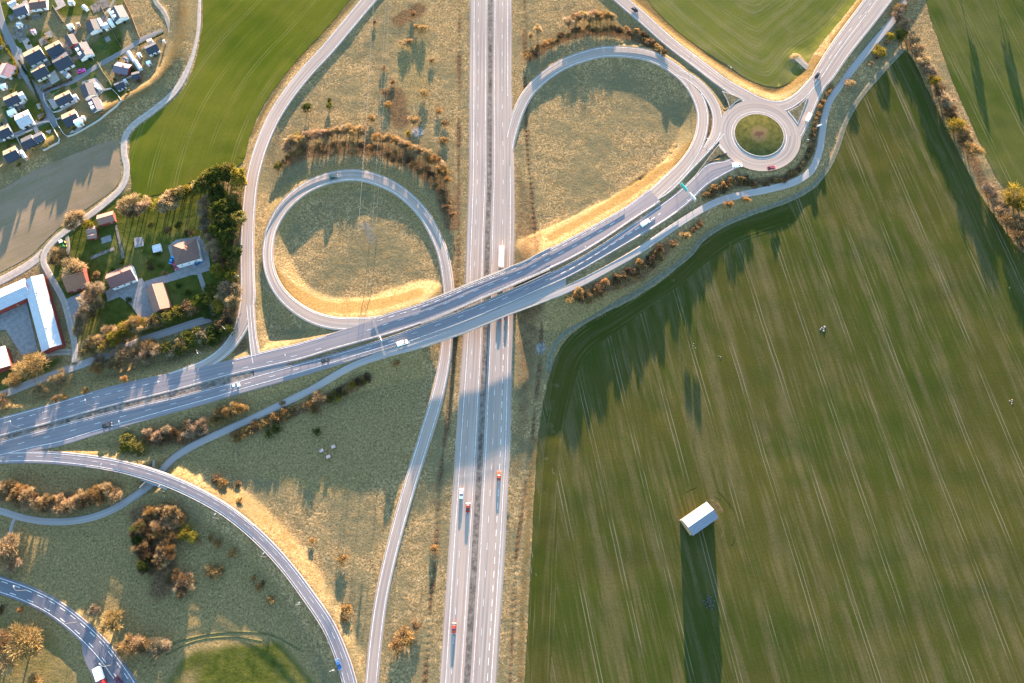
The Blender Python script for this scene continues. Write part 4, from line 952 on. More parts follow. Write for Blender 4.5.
spots([(204, 202, 3, 6, PNK), (203, 212, 2.8, 5, PNK), (205, 221, 2.6, 5, GRY), (206, 229, 3, 6, GRY), (210, 238, 2.8, 6, PNK), (213, 247, 3.2, 6, PNK), (217, 255, 3, 6, TAN), (222, 262, 2.6, 6, BRN)], 0, 0, [TAN], 'twig', 'left of the dark wood', 'pinkish bare trees beside the farmhouse', T)
spots([(217, 270, 3.2, 7, YEL), (227, 252, 3.2, 8, GRN), (232, 262, 3.2, 8, OLV), (225, 280, 3.4, 7, GRN), (232, 276, 3, 7, YEL), (236, 250, 3, 8, DGR), (215, 290, 3, 7, OLV), (209, 288, 2.6, 6, GRN), (205, 300, 3, 6, DGR), (218, 304, 3.4, 6.5, YEL), (208, 313, 2.8, 5, DGR)], 0, 0, [TAN], 'leaf', 'of those between farmhouse and road', 'mixed trees between the farmhouse and the road', T)
spots([(228, 290, 4, 7, PNK), (233, 300, 3.4, 6.5, TAN), (224, 300, 3.2, 6, TAN), (231, 312, 3.4, 6, BRN), (227, 322, 3, 5.5, DBR), (235, 288, 3, 6, GRY)], 0, 0, [TAN], 'twig', 'of the pale trees beside the road junction', 'pale trees beside the road junction', T)
spots([(97, 289, 3.6, 9, GRY), (92, 297, 3.6, 9, TAN), (88, 305, 3.6, 10, GRY), (84, 314, 3.2, 9, TAN), (80, 322, 3, 8, GRY), (96, 303, 3, 8, TAN), (90, 313, 3, 7, BRN), (78, 331, 2.6, 7, TAN)], 0, 0, [TAN], 'twig', 'of the tall farm track trees', 'tall grey trees beside the farm track', T)
row([(90, 346), (100, 342), (112, 337), (124, 332), (134, 326), (146, 320)], 20, 11, (2.8, 3.6), (5, 7), [TAN, GOLD, TAN, YEL], 'twig', 'in the dense hedge above the lane', 'dense hedge above the lane')
row([(150, 323), (160, 319), (172, 313), (184, 308), (196, 304), (204, 300)], 15, 9, (2.8, 3.4), (5, 7), [OLV, GRN, YEL, BRN], 'leaf', 'in the greenish hedge above the lane', 'greenish hedge above the lane')
row([(112, 361), (124, 358), (135, 354), (146, 350), (155, 347)], 15, 10, (2.8, 3.6), (4.5, 6), [TAN, GOLD, PNK, BRN], 'twig', 'in the tan thicket below the lane', 'tan thicket below the lane')
row([(160, 348), (172, 344), (184, 341), (196, 339), (207, 335)], 16, 11, (2.8, 3.6), (5, 7), [OLV, OLV, GRY, GRN], 'leaf', 'in the olive thicket below the lane', 'olive thicket below the lane')
row([(208, 340), (216, 332), (224, 326), (230, 330)], 9, 8, (2.8, 3.4), (5, 7), [DGR, DBR, OLV], 'leaf', 'in the dark thicket at the lane end', 'dark thicket at the end of the lane')
spots([(31.6, 366, 6.4, 9.5, GOLD), (14, 380, 3.6, 5.5, GOLD), (59, 378, 4.0, 5, TAN), (40.4, 390, 3.4, 4.5, TAN), (0, 402, 4, 6, TAN), (98, 361, 2.8, 4.5, TAN), (97, 369, 3, 4.5, ORG), (125, 379, 1.6, 4, ORG), (64, 397, 1.4, 3, ORG), (56, 399, 1.6, 3, BRN), (85, 391, 1.4, 2.5, ORG)], 0, 0, [TAN], 'twig', 'of the single trees below the farm', 'single trees along the farm lane')
# lower left
row([(-2, 484), (8, 490), (18, 496), (33, 500), (50, 502)], 14, 12, (2.4, 3.2), (4, 6), [TAN, BRN, ORG, BRN], 'twig', 'in the path bend thicket, left half', 'thicket inside the cycle path bend, left half')
row([(56, 506), (70, 502), (84, 500), (98, 495), (112, 490)], 17, 12, (2.4, 3.2), (4, 6), [TAN, ORG, BRN, TAN], 'twig', 'in the path bend thicket, right half', 'thicket inside the cycle path bend, right half')
spots([(127, 441, 3.4, 5, OLV), (134, 447, 2.8, 4, OLV), (124, 447, 2.4, 4, GRN), (141, 449, 3, 4, OLV)], 0, 0, [TAN], 'leaf', 'in the olive clump above the underpass', 'olive clump above the underpass')
row([(146, 438), (160, 436), (175, 432), (190, 430), (203, 427)], 16, 10, (2.0, 2.9), (3, 5), [DBR, BRN, BRN, PNK], 'twig', 'in the dark thicket above the underpass', 'dark thicket between the main road and the cycle path')
row([(214, 420), (222, 416), (232, 411), (242, 408)], 11, 7, (2.0, 2.7), (3, 4.5), [ORG, TAN, GOLD], 'twig', 'in the bright clump above the cycle path', 'bright clump between the main road and the cycle path')
row([(234, 437), (254, 428), (273, 419), (285, 413), (297, 409)], 22, 5, (1.8, 2.3), (2.8, 3.6), [ORG, ORG, BRN, GOLD], 'scrub', 'in the orange hedge below the cycle path', 'orange hedge below the cycle path')
spots([(310, 404, 2.8, 3.6, ORG), (319, 397, 2.6, 3.4, TAN), (315, 409, 2.2, 3, BRN)], 0, 0, [TAN], 'twig', 'at the upper end of the orange hedge', 'trees at the end of the orange hedge')
row([(330, 399), (342, 391), (350, 386), (358, 383), (369, 378)], 15, 5, (1.7, 2.2), (2.4, 3.2), [GOLD, DBR, YEL, OLV], 'scrub', 'in the dark gold hedge near the bridge approach', 'dark gold hedge near the bridge approach')
spots([(269, 433, 2.2, 3, DGR), (276, 429, 2.2, 3, DGR), (317, 431, 1.8, 2.6, DGR)], 0, 0, [TAN], 'scrub', 'of those below the orange hedge', 'dark green bushes below the orange hedge')
row([(146, 512), (158, 512), (172, 514), (180, 520), (165, 522), (150, 526)], 16, 8, (2.2, 3.0), (4, 6), [TAN, ORG, TAN, BRN], 'twig', 'along the top of the big thicket', 'top of the big thicket on the grey-green meadow')
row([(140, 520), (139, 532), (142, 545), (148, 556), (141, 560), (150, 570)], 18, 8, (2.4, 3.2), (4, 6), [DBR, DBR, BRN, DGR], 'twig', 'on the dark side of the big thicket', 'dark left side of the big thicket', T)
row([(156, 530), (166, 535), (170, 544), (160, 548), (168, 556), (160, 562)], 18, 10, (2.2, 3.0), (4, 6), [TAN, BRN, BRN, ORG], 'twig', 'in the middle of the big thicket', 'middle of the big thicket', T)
spots([(184, 533, 2.6, 4.5, YEL), (191, 536, 2.8, 4.5, YEL), (188, 528, 2.0, 4, YEL), (196, 541, 1.6, 3, GOLD)], 0, 0, [TAN], 'leaf', 'at the right of the big thicket', 'yellow trees of the big thicket')
row([(168, 578), (176, 580), (184, 578), (190, 584), (178, 588)], 10, 8, (2.2, 3.0), (3, 4.5), [BRN, GRY, BRN], 'twig', 'in the brown foot of the big thicket', 'brown foot of the big thicket')
spots([(213, 571, 3.4, 3, GOLD), (209, 572, 2.2, 2.4, GOLD), (218, 570, 2.4, 2.4, GOLD), (217, 543, 2.0, 2.6, ORG), (231, 552.5, 2.2, 2.6, ORG), (210, 538, 1.4, 2, ORG), (254, 578, 1.2, 1.6, ORG), (259, 587, 1.7, 2, ORG), (262, 583, 1.2, 1.6, BRN), (270, 600, 2.0, 2.4, GOLD)], 0, 0, [TAN], 'scrub', 'of the bushes left of the curved slip road', 'scattered bushes left of the curved slip road')
spots([(112, 622, 4.6, 6.5, GOLD), (126, 648, 4.4, 6.5, GOLD), (134, 644, 4, 6, TAN), (144, 645, 3.6, 5, BRN), (155, 648, 4.0, 5, GRY), (163, 646, 3, 4, GRY), (25.4, 641, 6.2, 8.5, GOLD), (3, 642, 4, 6, BRN), (10, 546, 4.6, 7, TAN), (4, 560, 4.2, 6, TAN), (14, 562, 3.6, 5.5, PNK), (2.5, 665, 4.4, 5.5, TAN), (34, 681, 3.6, 5, GOLD), (20, 610, 1.2, 2, ORG), (1, 610, 2, 3, BRN), (94, 610, 2.4, 3, GRY)], 0, 0, [TAN], 'twig', 'of the trees around the lower left road', 'single trees around the lower left road')
# between loop and motorway
spots([(343, 559, 2.2, 2.4, ORG), (346, 609, 2.4, 2.4, ORG), (345, 620, 2, 2, BRN), (396, 646, 3.0, 3.2, ORG), (406, 640, 3.2, 3.2, ORG), (402, 632, 2.4, 2.6, GOLD), (397, 364, 1.8, 2.2, ORG), (434, 549, 1.6, 2, ORG), (282, 403, 1.2, 1.6, ORG), (416, 625, 2, 2, BRN), (215, 478, 2.2, 2.5, BRN), (222, 484, 2.4, 2.6, ORG), (237, 484, 1.6, 2, BRN), (240, 500, 1.6, 1.8, ORG), (312, 541, 1.2, 1.6, ORG)], 0, 0, [TAN], 'scrub', 'of the bushes beside the straight ramp', 'scattered bushes beside the long straight ramp')
spots([(423, 29, 3.0, 3.5, GOLD), (417, 26, 2.2, 3, GOLD), (404, 42, 2.2, 2.8, TAN), (409, 41, 2, 2.8, GOLD), (424.6, 92, 2.6, 2.8, GOLD), (412, 13, 1.8, 2.5, BRN), (408.5, 133, 1.8, 2.4, YEL), (414, 119, 3, 3, GOLD), (385, 92, 2.4, 1.6, BRN), (388, 104, 2.2, 1.6, ORG), (392, 82, 1.8, 1.6, BRN), (384, 68, 1.6, 1.6, BRN), (438, 110, 2, 1.8, ORG), (445, 122, 2, 2, BRN), (371, 118, 2, 2, GOLD), (375, 22, 1.4, 1.6, BRN), (432, 60, 1.6, 1.8, BRN), (444, 140, 2, 2, ORG)], 0, 0, [TAN], 'scrub', 'of the bushes beside the long road', 'bushes between the long road and the motorway')
spots([(306.5, 107.5, 2.6, 4.2, DGR), (329, 105, 1.7, 3.2, GRN), (297, 135, 1.8, 3, YEL), (278, 166, 2.2, 3.4, OLV), (329, 100, 1.2, 2.6, GRN)], 0, 0, [TAN], 'leaf', 'of those above the left loop', 'green trees above the left loop')
# farm garden shrubs
spots([(156, 252, 2.2, 1.6, DGR), (150, 262, 2, 1.4, OLV), (160, 265, 1.6, 1.3, GRN), (165, 273, 1.4, 1.4, ORG), (150, 268, 1.6, 1.4, DBR), (129, 299.5, 1.8, 1.6, DGR), (178, 225, 2.2, 2.2, DGR), (186, 233, 1.8, 2, DBR), (168, 230, 2, 2, BRN), (150, 225, 2, 2.2, OLV), (84, 285, 1.6, 1.6, DGR), (96, 275, 2, 1.8, GOLD), (122, 262, 1.3, 1.4, GRN), (190, 232, 2, 2.4, ORG), (112, 270, 1.4, 1.4, GRN), (178, 285, 1.6, 1.6, DGR), (188, 292, 1.6, 1.6, GRN)], 0, 0, [TAN], 'scrub', 'of the shrubs in the farm garden', 'shrubs in the farm garden')

# ------------------------------------------------------------------ houses
def gable(parent, L, Wd, eave, pitch, wall, roof, over=0.35, thick=0.16, chimney=False, windows=4, hip=False, lean=0.0, door=True, roof_lit=None, ridge_off=0.0, dorm=False, vents=0):
    """body along local x"""
    rise = math.tan(R(pitch))*Wd/2; mb = MB(); a, b = L/2, Wd/2; ro = ridge_off
    zr_ = eave+rise
    if hip:
        V = [(-a, -b, -0.4), (a, -b, -0.4), (a, b, -0.4), (-a, b, -0.4), (-a, -b, eave), (a, -b, eave), (a, b, eave), (-a, b, eave)]
        F = [(0, 1, 5, 4), (1, 2, 6, 5), (2, 3, 7, 6), (3, 0, 4, 7)]
    else:
        V = [(-a, -b, -0.4), (a, -b, -0.4), (a, b, -0.4), (-a, b, -0.4), (-a, -b, eave), (a, -b, eave), (a, b, eave), (-a, b, eave), (-a, ro, zr_-0.02), (a, ro, zr_-0.02)]
        F = [(0, 1, 5, 4), (1, 2, 6, 9, 5), (2, 3, 7, 6), (3, 0, 4, 8, 7)]
    mb.add(V, F); mb.build('wall', paint(wall, 0.8), parent)
    A, B = a+over, b+over; ze = eave-over*math.tan(R(pitch))+0.06; zt = zr_+0.06
    mb = MB()
    if hip:
        r_ = max(0.3, a-b); V = [(-A, -B, ze), (A, -B, ze), (A, B, ze), (-A, B, ze), (-r_, 0, zt), (r_, 0, zt)]
        F = [(0, 1, 5, 4), (1, 2, 5), (2, 3, 4, 5), (3, 0, 4), (0, 3, 2, 1)]; mb.add(V, F)
    else:
        for s_, k in ((-1, 0), (1, 1 if roof_lit else 0)):  # north slope can take its own sunlit colour
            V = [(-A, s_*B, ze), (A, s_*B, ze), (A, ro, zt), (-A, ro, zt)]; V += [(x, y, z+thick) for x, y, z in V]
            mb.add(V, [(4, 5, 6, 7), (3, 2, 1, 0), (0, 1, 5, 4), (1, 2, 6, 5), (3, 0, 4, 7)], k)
    rf = mb.build('roof', [roofm(roof)]+([roofm(roof_lit)] if roof_lit else []), parent)
    if not hip:
        mb = MB(); mb.tube((-A, ro, zt+thick), (A, ro, zt+thick), 0.12, n=6); mb.build('ridge_cap', paint(tuple(min(1, c*1.5+0.03) for c in roof), 0.6), rf)
    if chimney:
        mb = MB(); mb.box((a*0.3, 0.3, zr_+0.45), (0.8, 0.6, 1.3)); mb.box((a*0.3, 0.3, zr_+1.15), (0.95, 0.75, 0.12)); mb.build('chimney', paint((0.30, 0.12, 0.08), 0.9), rf)
    for v_ in range(vents):
        mb = MB(); x = -a*0.5+v_*a; mb.tube((x, ro+0.6, zt-0.3), (x, ro+0.6, zt+0.7), 0.25, n=8); mb.tube((x, ro+0.6, zt+0.7), (x, ro+0.6, zt+0.8), 0.4, n=8); mb.build('roof_vent', paint((0.1, 0.1, 0.1)), rf)
    if windows:
        for s_ in (-1, 1):
            for i in range(windows//2):
                x = -a+L*(i+0.7)/(windows/2+0.4)
                mb = MB(); mb.box((x, s_*(b+0.03), eave*0.6), (1.25, 0.08, 1.15)); wf = mb.build('window', paint((0.8, 0.8, 0.78)), parent)
                mb = MB(); mb.box((x, s_*(b+0.075), eave*0.6), (1.0, 0.04, 0.92)); mb.build('pane', M['glass'], wf)
    if door:
        mb = MB(); mb.box((a*0.45, -(b+0.04), 1.0), (1.0, 0.08, 2.05)); dr = mb.build('door', paint((0.22, 0.14, 0.08)), parent)
        mb = MB(); mb.box((a*0.45+0.35, -(b+0.12), 1.05), (0.12, 0.06, 0.04)); mb.build('handle', M['steel'], dr)
    if dorm:
        for s_ in (-1, 1):
            mb = MB(); zc = eave+rise*0.45; mb.box((s_*a*0.35, -b*0.62, zc+0.2), (1.7, 1.9, 1.3)); d_ = mb.build('dormer', paint(wall, 0.8), parent)
            mb = MB(); mb.box((s_*a*0.35, -b*0.62-0.97, zc+0.3), (1.1, 0.05, 0.7)); mb.build('pane', M['glass'], d_)
    return rf
_rm = {}
def roofm(col):
    if col not in _rm:
        t = NT('roof_covering'); tc = t.n('ShaderNodeTexCoord'); O = tc.outputs['Object']
        mp = t.n('ShaderNodeMapping'); mp.inputs['Scale'].default_value = (0.4, 4, 4); t.l(O, mp.inputs[0])
        f = t.ramp(t.noise(mp.outputs[0], 1.0, 4, 0.6), 0.3, 0.7); g = t.ramp(t.noise(O, 0.5, 4, 0.6), 0.3, 0.75)
        c = t.mix(f, tuple(x*0.85 for x in col), tuple(min(1, x*1.12) for x in col)); c = t.mix(t.math('MULTIPLY', g, 0.4), c, tuple(x*0.75+0.01 for x in col))
        wv = t.n('ShaderNodeTexWave'); wv.inputs['Scale'].default_value = 1.5; wv.bands_direction = 'X'; t.l(O, wv.inputs['Vector'])
        t.bump(wv.outputs['Fac'], 0.15, 0.05); _rm[col] = t.out(c, 0.7)
    return _rm[col]
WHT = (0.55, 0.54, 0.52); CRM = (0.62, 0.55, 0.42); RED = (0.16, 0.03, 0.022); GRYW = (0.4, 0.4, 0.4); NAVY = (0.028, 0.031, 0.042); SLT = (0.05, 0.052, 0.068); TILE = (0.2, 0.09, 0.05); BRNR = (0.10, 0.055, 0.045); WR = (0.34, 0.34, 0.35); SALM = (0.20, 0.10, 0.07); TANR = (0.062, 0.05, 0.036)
def house(px, py, L, Wd, ang, label, wall=WHT, roof=NAVY, eave=2.6, pitch=24, cat='house', name='house', group=None, **k):
    """L, Wd given in photo pixels along / across the ridge"""
    hh = eave+math.tan(R(pitch))*Wd*SC/4; x, y, _ = W(px, py, hh); z = H(x, y)
    ca, sa = math.cos(R(ang)), math.sin(R(ang))
    q0, q1 = Vector(W(px-ca, py+sa, hh)), Vector(W(px+ca, py-sa, hh)); d = (q1-q0)/2; ang = math.degrees(math.atan2(d.y, d.x)); L *= d.length/SC
    q0, q1 = Vector(W(px+sa, py+ca, hh)), Vector(W(px-sa, py-ca, hh)); e = (q1-q0)/2; n_ = Vector((-d.y, d.x, 0)).normalized(); Wd *= abs(e.dot(n_))/SC
    t = empty(name, (x, y, z), R(ang)); props(t, label, cat, group)
    gable(t, L*SC-0.6, Wd*SC-0.6, eave, pitch, wall, roof, **k); return t
EST = 'houses of the small estate at the upper left'
TAN_LIT = (0.145, 0.115, 0.075)  # sunlit north slopes painted tan; NAVY gives their shaded south side
E_ = [  # px py L W ang  label roof wall
 (20, 9, 13, 11, 20, 'slate roofed house at the upper left corner beside the street bend', SLT, WHT, {}),
 (38, 3, 17, 10, 8, 'wide brown roofed house cut by the top edge at left', BRNR, WHT, {}),
 (34, 55, 18, 15, 27, 'large house with sunlit tan roof slope first below the street, left of its pair', NAVY, WHT, {'roof_lit': TAN_LIT}),
 (54.5, 48.5, 16, 13, 27, 'house with sunlit tan roof slope uppermost of the tight block of four', NAVY, WHT, {'roof_lit': TAN_LIT}),
 (39.5, 71, 15, 13, 27, 'small house with sunlit tan roof slope at the bottom left of the block of four', NAVY, CRM, {'roof_lit': TAN_LIT}),
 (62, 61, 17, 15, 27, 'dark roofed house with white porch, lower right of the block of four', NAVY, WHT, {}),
 (83, 50, 14, 15, -60, 'slate roofed house with steep pale ridge above the side street', SLT, WHT, {'dorm': True}),
 (71, 40, 11, 10, -60, 'small navy roofed house with red wall beside the slate house', NAVY, RED, {}),
 (93, 25.5, 11, 13, -68, 'navy roofed house with white yard in the upper middle of the estate', NAVY, WHT, {}),
 (118, 13, 13, 15, -62, 'navy roofed house beside the long cream annex at top of the estate', SLT, WHT, {'dorm': True}),
 (5, 70, 13, 14, 60, 'pink roofed white house on the left edge of the estate', (0.42, 0.2, 0.18), WHT, {}),
 (151.5, 48, 12, 10, 25, 'navy roofed house at the far right tip of the estate', NAVY, WHT, {}),
 (122, 68, 15, 11, -12, 'dark purple roofed red house below the side street', (0.10, 0.085, 0.11), RED, {}),
 (136, 75, 8, 7, 15, 'tiny red house right of the purple roofed one', NAVY, RED, {}),
 (119.5, 84.5, 10, 8, 25, 'small navy roofed house lowest at the right of the estate', NAVY, WHT, {}),
 (63.5, 98, 17, 11, 25, 'house with sunlit tan roof slope on the fenced corner lot above the crossing', NAVY, WHT, {'roof_lit': TAN_LIT}),
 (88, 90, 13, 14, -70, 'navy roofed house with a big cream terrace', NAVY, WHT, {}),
 (71.5, 119, 15, 14, 25, 'house with sunlit tan roof slope on the white fenced lot beside the meadow', NAVY, WHT, {'roof_lit': TAN_LIT}),
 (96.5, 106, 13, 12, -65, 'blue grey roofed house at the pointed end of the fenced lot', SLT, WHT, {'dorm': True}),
 (12, 99, 15, 11, 25, 'house with sunlit tan roof slope second from the pink one down the left edge', NAVY, WHT, {'roof_lit': TAN_LIT}),
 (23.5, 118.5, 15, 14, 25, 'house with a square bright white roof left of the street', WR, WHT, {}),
 (4, 131, 13, 12, 25, 'house with sunlit tan and shaded navy slopes cut by the left edge', NAVY, WHT, {'roof_lit': TAN_LIT}),
 (28.5, 142, 12, 12, 25, 'dark roofed main wing of the L shaped house by the lower street', NAVY, WHT, {}),
 (39.5, 138, 10, 9, 25, 'blue grey roofed side wing of the L shaped house', SLT, WHT, {}),
 (12.4, 155, 14, 13, 25, 'house with sunlit tan roof slope at the lower left corner of the estate', NAVY, WHT, {'roof_lit': TAN_LIT}),
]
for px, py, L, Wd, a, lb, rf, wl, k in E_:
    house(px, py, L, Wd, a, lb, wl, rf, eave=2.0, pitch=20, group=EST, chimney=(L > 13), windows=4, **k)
SHD = [(18.7, 24, 5.5, 4.5, 5, 'white flat shed near the upper left house', WR), (33, 31, 4.5, 4, 5, 'small pink shed in the upper left garden', (0.5, 0.2, 0.25)), (12, 3, 9, 5, 25, 'white carport left of the slate roofed corner house', WR),
 (70, 26, 6, 4.5, 18, 'cream garden shed on the lawn above the block of houses', (0.66, 0.6, 0.45)), (78, 24, 4, 4, 18, 'brown garden shed next to the cream one', (0.3, 0.2, 0.15)), (84.5, 7, 5.5, 4.5, -40, 'white shed near the top edge right of the lawn', WR), (70.5, 1.5, 6, 4, 0, 'white shed cut by the top edge', WR),
 (112.5, 14.5, 12, 5, -58, 'long cream annex beside the upper navy house', (0.75, 0.70, 0.58)), (105.5, 25.5, 6, 6, 25, 'white box shed between the two upper navy houses', WR), (110.5, 22, 7, 5, -62, 'pale grey lean-to shed right of the white box shed', (0.5, 0.5, 0.52)), (99.5, 22.5, 9, 6, -62, 'bright white terrace roof of the upper middle house', WR),
 (130.5, 55.5, 10, 5, -58, 'upper half of the long white roofed row shed', WR), (137.5, 64.5, 10, 5, -58, 'lower half of the long white roofed row shed', WR), (139, 54.5, 4, 4, 20, 'blue white shed right of the row shed', (0.5, 0.55, 0.65)), (148.5, 62.5, 5, 3.5, 20, 'small pale shed below the far right house', (0.55, 0.6, 0.68)), (164, 41.5, 2.5, 3, 0, 'tiny white hut near the grass track', WR), (125.6, 58.5, 4.5, 4, -30, 'dark shed left of the row shed', (0.08, 0.08, 0.1)),
 (81, 125, 8, 6, 25, 'white annex at the lower right of the fenced lot house', (0.62, 0.64, 0.66)), (124, 81.5, 6, 5, 25, 'white shed beside the lowest small navy house', WR), (11.5, 112, 9, 5.5, 22, 'pale shed left of the square white roof', (0.6, 0.62, 0.66)), (3, 86, 6, 5, 10, 'pale blue shed on the left edge', (0.55, 0.6, 0.66)), (21, 96, 7, 8, 25, 'white extension right of the second tan roofed house', WR), (75, 97, 5, 6, 25, 'white extension on the fenced corner lot', WR), (97, 86, 7, 4, -55, 'cream pavilion on the big terrace', (0.7, 0.66, 0.55)), (26, 157, 3, 9, 25, 'narrow white shed at the lower end of the estate', WR), (150, 41.5, 6, 5, 20, 'round looking pink terrace roof at the far right house', (0.5, 0.28, 0.2)), (86, 121, 3.5, 4, 0, 'pink white hut inside the fenced lot', (0.6, 0.5, 0.5)), (66, 74, 5, 6, -40, 'dark carport beside the side street', (0.12, 0.12, 0.14))]
for px, py, L, Wd, a, lb, rf in SHD:
    house(px, py, L, Wd, a, lb, WHT if rf != (0.3, 0.2, 0.15) else (0.3, 0.2, 0.12), rf, eave=2.0, pitch=9, cat='shed', name='shed', group='sheds and annexes of the estate', windows=0, over=0.15)
# farm buildings
house(184.5, 250.5, 26, 21, 16, 'farmhouse with a brown hipped roof beside the dark wood', WHT, BRNR, eave=4.2, pitch=30, hip=True, windows=6, chimney=True, name='farmhouse')
house(120, 275.5, 27, 16, 21, 'white farmhouse with a dark red gabled roof above the paved yard', WHT, (0.13, 0.06, 0.055), eave=3.2, pitch=34, windows=6, chimney=True, name='farmhouse')
house(157.5, 297.5, 26, 18, -72, 'salmon roofed barn between the paved yard and the hedge', (0.3, 0.12, 0.08), SALM, eave=3.0, pitch=26, cat='barn', name='barn')
house(74, 276, 22, 24, 17, 'red barn with an orange tiled roof under a bare tree', RED, TILE, eave=3.0, pitch=24, cat='barn', name='barn')
house(105.4, 217.5, 17, 10, 16, 'red shed with a salmon roof and white gable by the clump of trees', RED, SALM, eave=2.3, pitch=24, cat='shed', name='shed', windows=0)
house(91.2, 229.5, 10, 6, 10, 'upper one of the twin brown roofed sheds', RED, (0.24, 0.15, 0.11), eave=2.0, pitch=14, cat='shed', name='shed', windows=0)
house(92, 235.5, 9.5, 5.5, 10, 'lower one of the twin brown roofed sheds', RED, (0.22, 0.13, 0.1), eave=2.0, pitch=14, cat='shed', name='shed', windows=0)
house(156.8, 248, 8.5, 7, 15, 'small pale grey roofed hut in the garden left of the hipped farmhouse', GRYW, (0.4, 0.4, 0.42), eave=2.0, pitch=12, cat='shed', name='shed', windows=0)
house(41.2, 312, 73, 21, -75, 'long white roofed wing of the cattle barn with red gable', RED, (0.32, 0.34, 0.37), eave=4.2, pitch=16, cat='barn', name='barn', windows=0, vents=2, group='wings of the white roofed cattle barn')
house(-3, 300, 66, 19, 24, 'white roofed wing of the cattle barn running off the left edge', RED, (0.30, 0.32, 0.36), eave=4.0, pitch=16, cat='barn', name='barn', windows=0, group='wings of the white roofed cattle barn')
house(-6, 360, 20, 26, -75, 'red shed end with a white roof on the left edge below the yard', RED, (0.7, 0.7, 0.7), eave=4.0, pitch=15, cat='barn', name='barn', windows=0)
house(700.5, 518.5, 31, 20, 35, 'lone field barn with a bright metal roof in the wheat field', (0.25, 0.18, 0.12), (0.12, 0.14, 0.18), eave=5.6, pitch=27, cat='barn', name='field_barn', windows=0)

M['lawn'] = gravel_mat('lawn', (0.03, 0.045, 0.012), (0.06, 0.072, 0.022), (0.05, 0.06, 0.02))
# paving around the farm
def patch(name, poly, mat, dz=0.14, label=None):
    P = [G(a, b) for a, b in poly]; z = max(p[2] for p in P)+dz; mb = MB(); mb.add([(p[0], p[1], z) for p in P], [tuple(range(len(P)))]); mb.uv = [(p[0], p[1]) for p in P]
    o = mb.build(name, mat); o['kind'] = 'structure'; return o
patch('yard', [(106, 292), (112, 287), (134, 281), (142, 278), (146, 284), (149, 300), (155, 314), (148, 321), (139, 317), (131, 305), (120, 297), (108, 302)], M['yard'])
patch('yard', [(168, 246), (176, 240), (200, 236), (208, 250), (211, 270), (196, 275), (176, 275)], M['yard'], 0.13)
patch('yard', [(-30, 312), (0, 308), (26, 298), (38, 351), (22, 355), (6, 330), (-30, 335)], M['yard'], 0.12)
patch('yard', [(64, 300), (84, 292), (92, 296), (84, 318), (74, 340), (70, 322)], M['yard'], 0.07)
patch('patio', [(134, 238), (143, 237), (144, 246), (135, 248)], M['yard'], 0.16)
patch('patio', [(101, 238), (111, 235), (112, 241), (102, 244)], M['yard'], 0.16)
patch('vegetable_bed', [(90, 257), (114, 247), (115, 250), (91, 260)], M['dark_gravel'], 0.16)
patch('vegetable_bed', [(115, 226), (117, 225), (125, 258), (122, 259)], M['dark_gravel'], 0.15)
for q_ in ([(47, 76), (55, 70), (60, 80), (52, 85)], [(20, 100), (24, 96), (27, 102), (24, 105)], [(48, 100), (56, 98), (60, 106), (54, 110)], [(82, 82), (96, 78), (106, 90), (97, 97), (84, 99)], [(74, 128), (84, 128), (78, 133), (70, 134)], [(58, 64), (72, 60), (74, 66), (64, 72)],
           [(14, 44), (22, 50), (24, 62), (20, 62)], [(33, 128), (37, 126), (40, 132), (36, 134)], [(46, 132), (52, 130), (50, 134)]):
    patch('driveway', q_, M['gravel_pale'], 0.12)

for i in range(70):
    a_ = random.uniform(0, 120); c_ = random.uniform(0, 150)
    if c_ > 150-a_*0.45: continue
    l1, l2 = random.uniform(3, 9), random.uniform(2, 5); th_ = R(27 if i % 3 else -63); k1, k2 = math.cos(th_), math.sin(th_)
    kind_ = random.choice([('lawn', 'lawn'), ('garden_bed', 'dark_gravel'), ('paving', 'gravel_pale'), ('garden_bed', 'dark_gravel'), ('paving', 'yard'), ('lawn', 'lawn')])
    q_ = [(a_+(u*k1-v*k2), c_-(u*k2+v*k1)) for u, v in ((-l1, -l2), (l1, -l2), (l1, l2), (-l1, l2))]
    patch(kind_[0], q_, M[kind_[1]], 0.04+0.0007*i)
# fences
def fence(pts, label, h=1.1, mat=None, name='fence', th=0.14, group=None):
    P = [Vector(G(*p)) for p in pts]; loc = P[0].copy(); mb = MB()
    for a, b in zip(P[:-1], P[1:]):
        k = max(1, int((b-a).length/4))
        for j in range(k):
            p, q_ = a.lerp(b, j/k), a.lerp(b, (j+1)/k); p.z = H(p.x, p.y); q_.z = H(q_.x, q_.y); p -= loc; q_ -= loc; d = (q_-p).normalized(); n_ = Vector((-d.y, d.x, 0))*th/2
            V = [p-n_, q_-n_, q_+n_, p+n_]; V = V+[v+Vector((0, 0, h)) for v in V]
            mb.add(V, [(4, 5, 6, 7), (0, 1, 5, 4), (2, 3, 7, 6), (1, 2, 6, 5), (3, 0, 4, 7)])
            mb.box((p.x, p.y, p.z+h/2), (0.2, 0.2, h+0.15))
    o = mb.build(name, mat or paint((0.30, 0.30, 0.29), 0.7), loc=loc); props(o, label, 'fence', group); return o
fence([(44, 94), (45, 101), (49, 108), (54, 113), (59, 112), (79, 101)], 'white fence round the corner lot above the crossing', th=0.16)
fence([(62, 118.5), (57, 120), (57.5, 124), (64, 134), (68, 137), (74, 135), (100, 120), (117, 107), (122, 101), (118, 95), (112, 89), (104, 91)], 'long white fence round the lot with the pointed end', th=0.2)
fence([(35, 126), (43, 123), (50, 122), (55, 130), (60, 139), (59, 143), (44, 151)], 'white fence on the lot of the L shaped house', th=0.16)
fence([(17, 137), (22, 147), (28, 158)], 'white fence left of the L shaped house', th=0.16)
fence([(18, 137), (33, 130)], 'short pale fence above the L shaped house', th=0.16)
